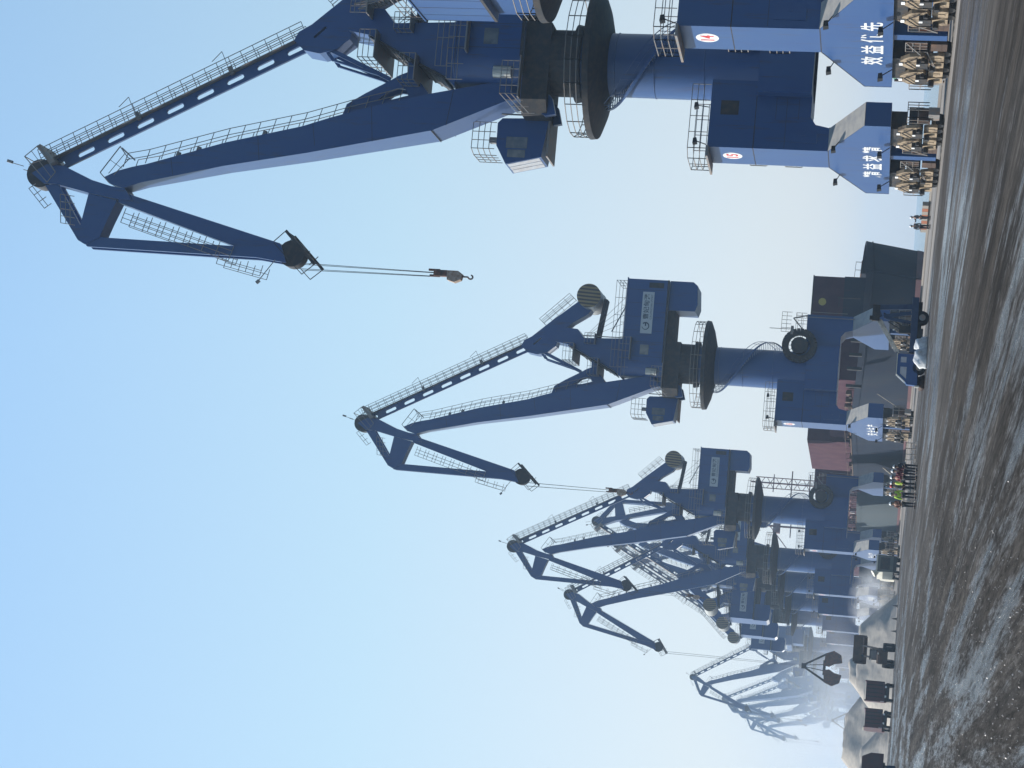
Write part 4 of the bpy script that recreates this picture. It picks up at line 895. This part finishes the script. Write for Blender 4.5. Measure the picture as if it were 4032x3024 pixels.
obj('hose_bundle', MB().bar((.3, -2.6, 3.6), (.3, -1.2, 1.5), .12).bar((.1, -1.9, 3.2), (.1, -.9, 1.4), .1).box(-.6, .6, -1.6, -1.0, 1.38, 2.3), 'dark', arm)
bg_ = MB(); random.seed(5)
import bmesh
def blob(name, loc, sx, sy, sz, m, label, cat, seed=1, group=None):
    b = bmesh.new(); bmesh.ops.create_icosphere(b, subdivisions=3, radius=1); rnd = random.Random(seed)
    from mathutils import noise
    for v in b.verts:
        n_ = noise.noise(v.co * 1.6 + Vector((seed * 3, 0, 0))) * .35 + noise.noise(v.co * 4 + Vector((seed, 1, 0))) * .12
        v.co *= 1 + n_; v.co = Vector((v.co.x * sx, v.co.y * sy, max(v.co.z, -.45) * sz + .45 * sz))
    me = bpy.data.meshes.new(name); b.to_mesh(me); b.free(); me.materials.append(M[m]); me.shade_smooth()
    o = bpy.data.objects.new(name, me); COL.objects.link(o); o.location = loc; return tag(o, label, cat, group)
blob('filled_sack', (30.3, 127, 0), .75, .5, .62, 'bag', 'lumpy white sack on the ground beside the blue truck, left one', 'sack', 2, 'white sacks by the blue truck')
blob('filled_sack', (31.3, 127.3, 0), .6, .5, .6, 'bag', 'lumpy white sack on the ground beside the blue truck, right one', 'sack', 4, 'white sacks by the blue truck')
blob('rag_heap', (29.9, 133, 0), .55, .45, .38, 'brown', 'dark low heap lying in front of the blue truck cab', 'heap', 7)

wt = thing('spray_truck', (36.2, 291, 0), 'boxy grey-green water truck seen from behind, spraying white mist to its left', 'truck', None, R(3))
for y in (-3, -1.8, 2.6):
    for x in (-1.0, 1.0): wheel(wt, x, y, .55)
obj('tank', MB().box(-1.25, 1.25, -4.2, 2.4, 1.0, 3.3), 'tankgreen', wt)
obj('tank_panel', MB().box(-.9, .9, -4.24, -4.2, 1.5, 2.9), 'dark', wt)
obj('painted_lit_edge', MB().box(-1.32, -1.25, -4.2, 2.4, 2.5, 3.36).box(-1.3, 1.3, -4.26, -4.0, 3.3, 3.5), 'cream', wt)  # cream strips paint the sunlight on the tank's left side and top
obj('rear_frame', MB().box(-1.2, 1.2, -4.3, -4.2, .5, 1.0).box(-.45, .45, -4, 4.2, .6, .9), 'black', wt)
obj('cab', MB().prism([(2.6, .7), (2.6, 2.9), (3.9, 2.9), (4.5, 1.9), (4.5, .7)], -1.2, 1.2, axis='x'), 'cream', wt)
cn = MB().tube((-1.2, -3.6, 3.3), (-1.6, -3.7, 3.9), .35, .55, 14).tube((-1.1, -3.6, 2.9), (-1.1, -3.6, 3.4), .15); obj('mist_cannon', cn, 'cream', wt)

def tipper(loc, rz, label, sc=1.0):
    t = thing('tipper_truck', loc, label, 'truck', 'dark tipper trucks by the gravel heaps', rz); t.scale = (sc,) * 3
    for y in (-3.2, -1.9, 2.6):
        for x in (-.95, .95): wheel(t, x, y, .52)
    obj('chassis', MB().box(-.45, .45, -3.9, 3.6, .6, 1.0).box(-1.15, 1.15, -4.35, -4.2, .55, .95), 'black', t)
    bd = obj('tipper_body', MB().prism([(-1.28, 1.15), (-1.28, 3.55), (-1.20, 3.6), (-1.12, 3.5), (-1.12, 1.3), (1.12, 1.3), (1.12, 3.5), (1.2, 3.6), (1.28, 3.55), (1.28, 1.15)], -4.2, 2.2), 'truckred', t)
    obj('tailgate', MB().box(-1.12, 1.12, -4.23, -4.12, 1.32, 3.45), 'truckred', bd)
    rb_ = MB()
    for x in (-.7, -.2, .3, .75): rb_.box(x - .05, x + .05, -4.29, -4.23, 1.35, 3.4)
    obj('tailgate_rib', rb_, 'black', bd)
    obj('painted_rim_light', MB().box(-1.3, -1.1, -4.2, 2.2, 3.6, 3.66).box(-1.3, 1.3, -4.22, -4.1, 3.6, 3.66), 'cream', bd)  # sunlight along the left and rear top rim, painted as cream strips
    obj('mudflap', MB().box(-1.25, -1.2, -4.25, -4.2, 1.15, 1.6).box(-.7, -.45, -4.38, -4.35, .9, 1.1).box(.5, .75, -4.38, -4.35, .9, 1.1), 'white', t)
    obj('cab', MB().prism([(2.4, .8), (2.4, 3.2), (3.9, 3.2), (4.4, 2.2), (4.4, .8)], -1.2, 1.2, axis='x'), 'truckred', t)
    return t
tipper((15.0, 249.4, 0), R(-2), 'dark red tipper truck seen from behind, the right and taller of two by the gravel')
tipper((12.0, 264.0, 0), R(2), 'dark red tipper truck seen from behind, the left and smaller of two by the gravel')
tt = tipper((1.9, 221, 0), R(-75), 'dark tipper truck side-on at the left photo edge in front of pale gravel')
cc = thing('parked_car', (.75, 130.0, 0), 'dark blue car whose roof just enters the photo at the bottom corner', 'car', None, R(100))
obj('body', MB().prism([(-2.2, .35), (-2.2, .85), (-1.9, .95), (-1.3, 1.4), (.5, 1.42), (1.1, .98), (2.0, .85), (2.2, .6), (2.2, .35)], -.85, .85, axis='x'), 'bed', cc)
obj('side_window', MB().prism([(-1.5, 1.0), (-1.15, 1.33), (.4, 1.35), (.85, 1.0)], -.87, .87, axis='x'), 'glass', cc)
for y in (-1.35, 1.35):
    for x in (-.8, .8): wheel(cc, x, y, .33, .2)

ld = thing('wheel_loader', (21.4, 270, 0), 'dark wheel loader seen from behind with its bucket raised over the gravel', 'loader', None, R(-12))
for y in (-1.6, 1.7):
    for x in (-1.15, 1.15): wheel(ld, x, y, .85, .6)
obj('engine_body', MB().box(-.85, .85, -3.2, 1.2, 1.1, 2.3).prism([(-3.3, 1.0), (-3.3, 2.1), (-2.9, 2.5), (-.6, 2.5), (-.6, 1.0)], -.8, .8, axis='x'), 'brown', ld)
lc = obj('cab', MB().box(-.7, .7, -.5, .9, 3.35, 3.5).box(-.7, -.6, -.5, .9, 2.3, 3.4).box(.6, .7, -.5, .9, 2.3, 3.4).box(-.7, .7, -.5, -.42, 2.3, 2.6), 'dark', ld)
obj('cab_glass', MB().box(-.6, .6, -.46, -.44, 2.6, 3.35), 'glass', lc)
la = MB()
for x in (-.7, .7): la.bar((x, 1.0, 2.2), (x, 3.4, 4.6), .2, .35)
la = obj('lift_arm', la, 'dark', ld)
obj('bucket', MB().prism([(3.2, 4.4), (3.6, 3.9), (4.9, 4.3), (5.0, 5.8), (4.8, 5.85), (4.6, 4.6), (3.8, 4.3)], -1.9, 1.9, axis='x').box(-1.95, -1.88, 3.3, 4.95, 4.0, 5.6).box(1.88, 1.95, 3.3, 4.95, 4.0, 5.6), 'brown', la)
obj('lamp', MB().box(-.75, -.55, -.55, -.5, 3.2, 3.35).box(.5, .75, -3.35, -3.3, 2.2, 2.4), 'cream', ld)

# ------------------------------------------------------------------ gravel heaps, cones, hoppers
def heap(loc, rx, ry, hgt, seed, label, rz=0, ridge=.5):
    from mathutils import noise
    n = 60; vs = []; fs = []
    for j in range(n + 1):
        for i in range(n + 1):
            x = -1 + 2 * i / n; y = -1 + 2 * j / n
            xr_ = max(0, abs(x) - ridge) / (1 - ridge)
            d = math.hypot(xr_, y)
            z = hgt * max(0.0, 1 - d)
            P = Vector((x * rx * .12 + seed * 9, y * ry * .12, 0))
            z = min(z * (1 + .22 * noise.noise(P * 1.2)), hgt * (.9 + .12 * noise.noise(P * .5))) 
            if d < 1: z += (.30 * noise.noise(P * 3) + .13 * noise.noise(P * 8) + .07 * noise.noise(P * 19)) * min(1, (1 - d) * 4)
            vs.append((x * rx, y * ry, max(z, 0) - .02 if d < 1 else -.03)); 
    for j in range(n):
        for i in range(n):
            k = j * (n + 1) + i; fs.append((k, k + 1, k + n + 2, k + n + 1))
    b = MB(); b.add(vs, fs); o = obj('gravel_heap', b, 'gravel', None, True); o.location = loc; o.rotation_euler = (0, 0, R(rz))
    return tag(o, label, 'gravel heap', 'pale gravel heaps beside the trucks')
heap((22.3, 292, 0), 10.5, 9, 6.2, 1, 'broad pale gravel heap behind the wheel loader', -4, .35)
heap((12.0, 338, 0), 14, 13, 8.2, 2, 'tall pale gravel heap with a sharp peak behind the two red tippers', 8, .2)
heap((24.5, 352, 0), 9, 9, 8.4, 3, 'small grey gravel peak showing behind the broad heap', 0, .1)
heap((5.0, 300, 0), 9, 9, 4.6, 4, 'low pale gravel heap at the left photo edge', 0, .4)
for (x, y, lb) in ((29.7, 300, 'small dark marker cone at the foot of the gravel, rightmost of three'), (27.7, 299, 'small dark marker cone at the foot of the gravel, middle of three'), (25.8, 298, 'small dark marker cone at the foot of the gravel, leftmost of three')):
    tag(obj('marker_cone', MB().lathe([(.28, 0), (.28, .04), (.16, .06), (.03, .75)], (x, y - 18), 12), 'black'), lb, 'cone', 'marker cones by the gravel')
hp = thing('loading_hopper', (52.5, 128, 0), 'green tarpaulin hopper standing under the crane numbered 14', 'hopper')
obj('tarpaulin', MB().prism([(-1.4, 3.4), (-.2, 5.0), (1.4, 5.0), (1.6, 3.0), (.6, 2.4)], -1.2, 1.2), 'green', hp)
obj('frame', MB().box(-1.5, -1.35, -1.2, -1.05, 0, 3.5).box(1.35, 1.5, -1.2, -1.05, 0, 3.2).box(-1.5, -1.35, 1.05, 1.2, 0, 3.5).box(1.35, 1.5, 1.05, 1.2, 0, 3.2).prism([(-1.3, 2.4), (1.4, 2.4), (.5, .9), (-.4, .9)], -1.0, 1.0), 'brown', hp)

# ------------------------------------------------------------------ air: dust, mist, haze
def volume(name, mb, dens, col, noise_scale=None, label=None, lo=.45, hi=.75, aniso=.3):
    m = bpy.data.materials.new(name + '_air'); m.use_nodes = True; t = m.node_tree
    t.nodes.remove(t.nodes["Principled BSDF"]); v = t.nodes.new("ShaderNodeVolumePrincipled")
    v.inputs["Color"].default_value = (*col, 1); v.inputs["Density"].default_value = dens; v.inputs["Anisotropy"].default_value = aniso
    t.links.new(v.outputs[0], t.nodes["Material Output"].inputs["Volume"])
    if noise_scale:
        tc = t.nodes.new("ShaderNodeTexCoord"); n_ = t.nodes.new("ShaderNodeTexNoise"); n_.inputs["Scale"].default_value = noise_scale; n_.inputs["Detail"].default_value = 4
        mr = t.nodes.new("ShaderNodeMapRange"); mr.inputs["From Min"].default_value = lo; mr.inputs["From Max"].default_value = hi; mr.inputs["To Max"].default_value = dens
        t.links.new(tc.outputs["Object"], n_.inputs["Vector"]); t.links.new(n_.outputs[0], mr.inputs[0])
        sp = t.nodes.new("ShaderNodeTexGradient"); sp.gradient_type = 'SPHERICAL'; mp = t.nodes.new("ShaderNodeMapping")
        mp.inputs["Location"].default_value = (-.5, -.5, -.5); mp2 = t.nodes.new("ShaderNodeVectorMath"); mp2.operation = 'MULTIPLY'; mp2.inputs[1].default_value = (2, 2, 2)
        sb = t.nodes.new("ShaderNodeVectorMath"); sb.operation = 'SUBTRACT'; sb.inputs[1].default_value = (.5, .5, .5)
        t.links.new(tc.outputs["Generated"], sb.inputs[0]); t.links.new(sb.outputs[0], mp2.inputs[0]); t.links.new(mp2.outputs[0], sp.inputs[0])
        mu = t.nodes.new("ShaderNodeMath"); mu.operation = 'MULTIPLY'; t.links.new(mr.outputs[0], mu.inputs[0]); t.links.new(sp.outputs[0], mu.inputs[1]); t.links.new(mu.outputs[0], v.inputs["Density"])
    o = obj(name, mb, m); o['kind'] = 'stuff'
    if label: o['label'] = label
    return o
HAZE = 0.00028
volume('haze', MB().box(-2960, 2960, -2960, 2965, -7.5, 72), HAZE, (.60, .80, 1.0), None, 'pale blue haze over the whole port', aniso=.45)
def ico(loc, s):
    b = bmesh.new(); bmesh.ops.create_icosphere(b, subdivisions=2, radius=1); m_ = MB(); m_.v = [(loc[0] + v.co.x * s[0], loc[1] + v.co.y * s[1], loc[2] + v.co.z * s[2]) for v in b.verts]; m_.f = [tuple(v.index for v in f.verts) for f in b.faces]; b.free(); return m_
volume('dust_cloud', ico((22, 470, 9), (36, 75, 20)), .020, (1.0, .98, .95), .10, 'whitish dust cloud drifting between the far cranes and the gravel', .40, .70, .1)
volume('dust_veil', ico((34, 740, 6), (90, 320, 66)), .0030, (.66, .82, 1.0), .02, 'thin dusty veil round the farthest cranes', .30, .60, .3)
volume('water_mist', ico((31.0, 292, 3.6), (6.4, 5, 4.2)), .55, (1.0, 1.0, 1.0), .42, 'white water mist blown to the left by the spray truck', .40, .75)

# pale chips added as stand-ins for sun glints on the yard in front of the camera
M['chip'] = mat('pale_glint_chip', (.27, .255, .235), .45, .6, col2=(.12, .11, .10), scale=3)
rg = random.Random(11); chips = MB()
for k in range(2200):
    y = 23 + 70 * rg.random() ** 1.6; x = -2 + y * .19 * rg.random() + rg.random() * 2 - (0 if rg.random() < .8 else 1)
    r = .005 + .014 * rg.random() ** 2.5; a = rg.random() * 3
    ca, sa = math.cos(a) * r, math.sin(a) * r
    chips.add([(x + ca, y + sa, 0), (x - sa, y + ca, 0), (x - ca, y - sa, 0), (x + sa, y - ca, 0), (x + ca * .3, y + sa * .3, r * (.6 + rg.random()))], [(0, 1, 4), (1, 2, 4), (2, 3, 4), (3, 0, 4)])
tag(obj('glint_chips', chips, 'chip'), 'added pale chips standing in for sun glints on the dark yard in the foreground', None, None, 'stuff')
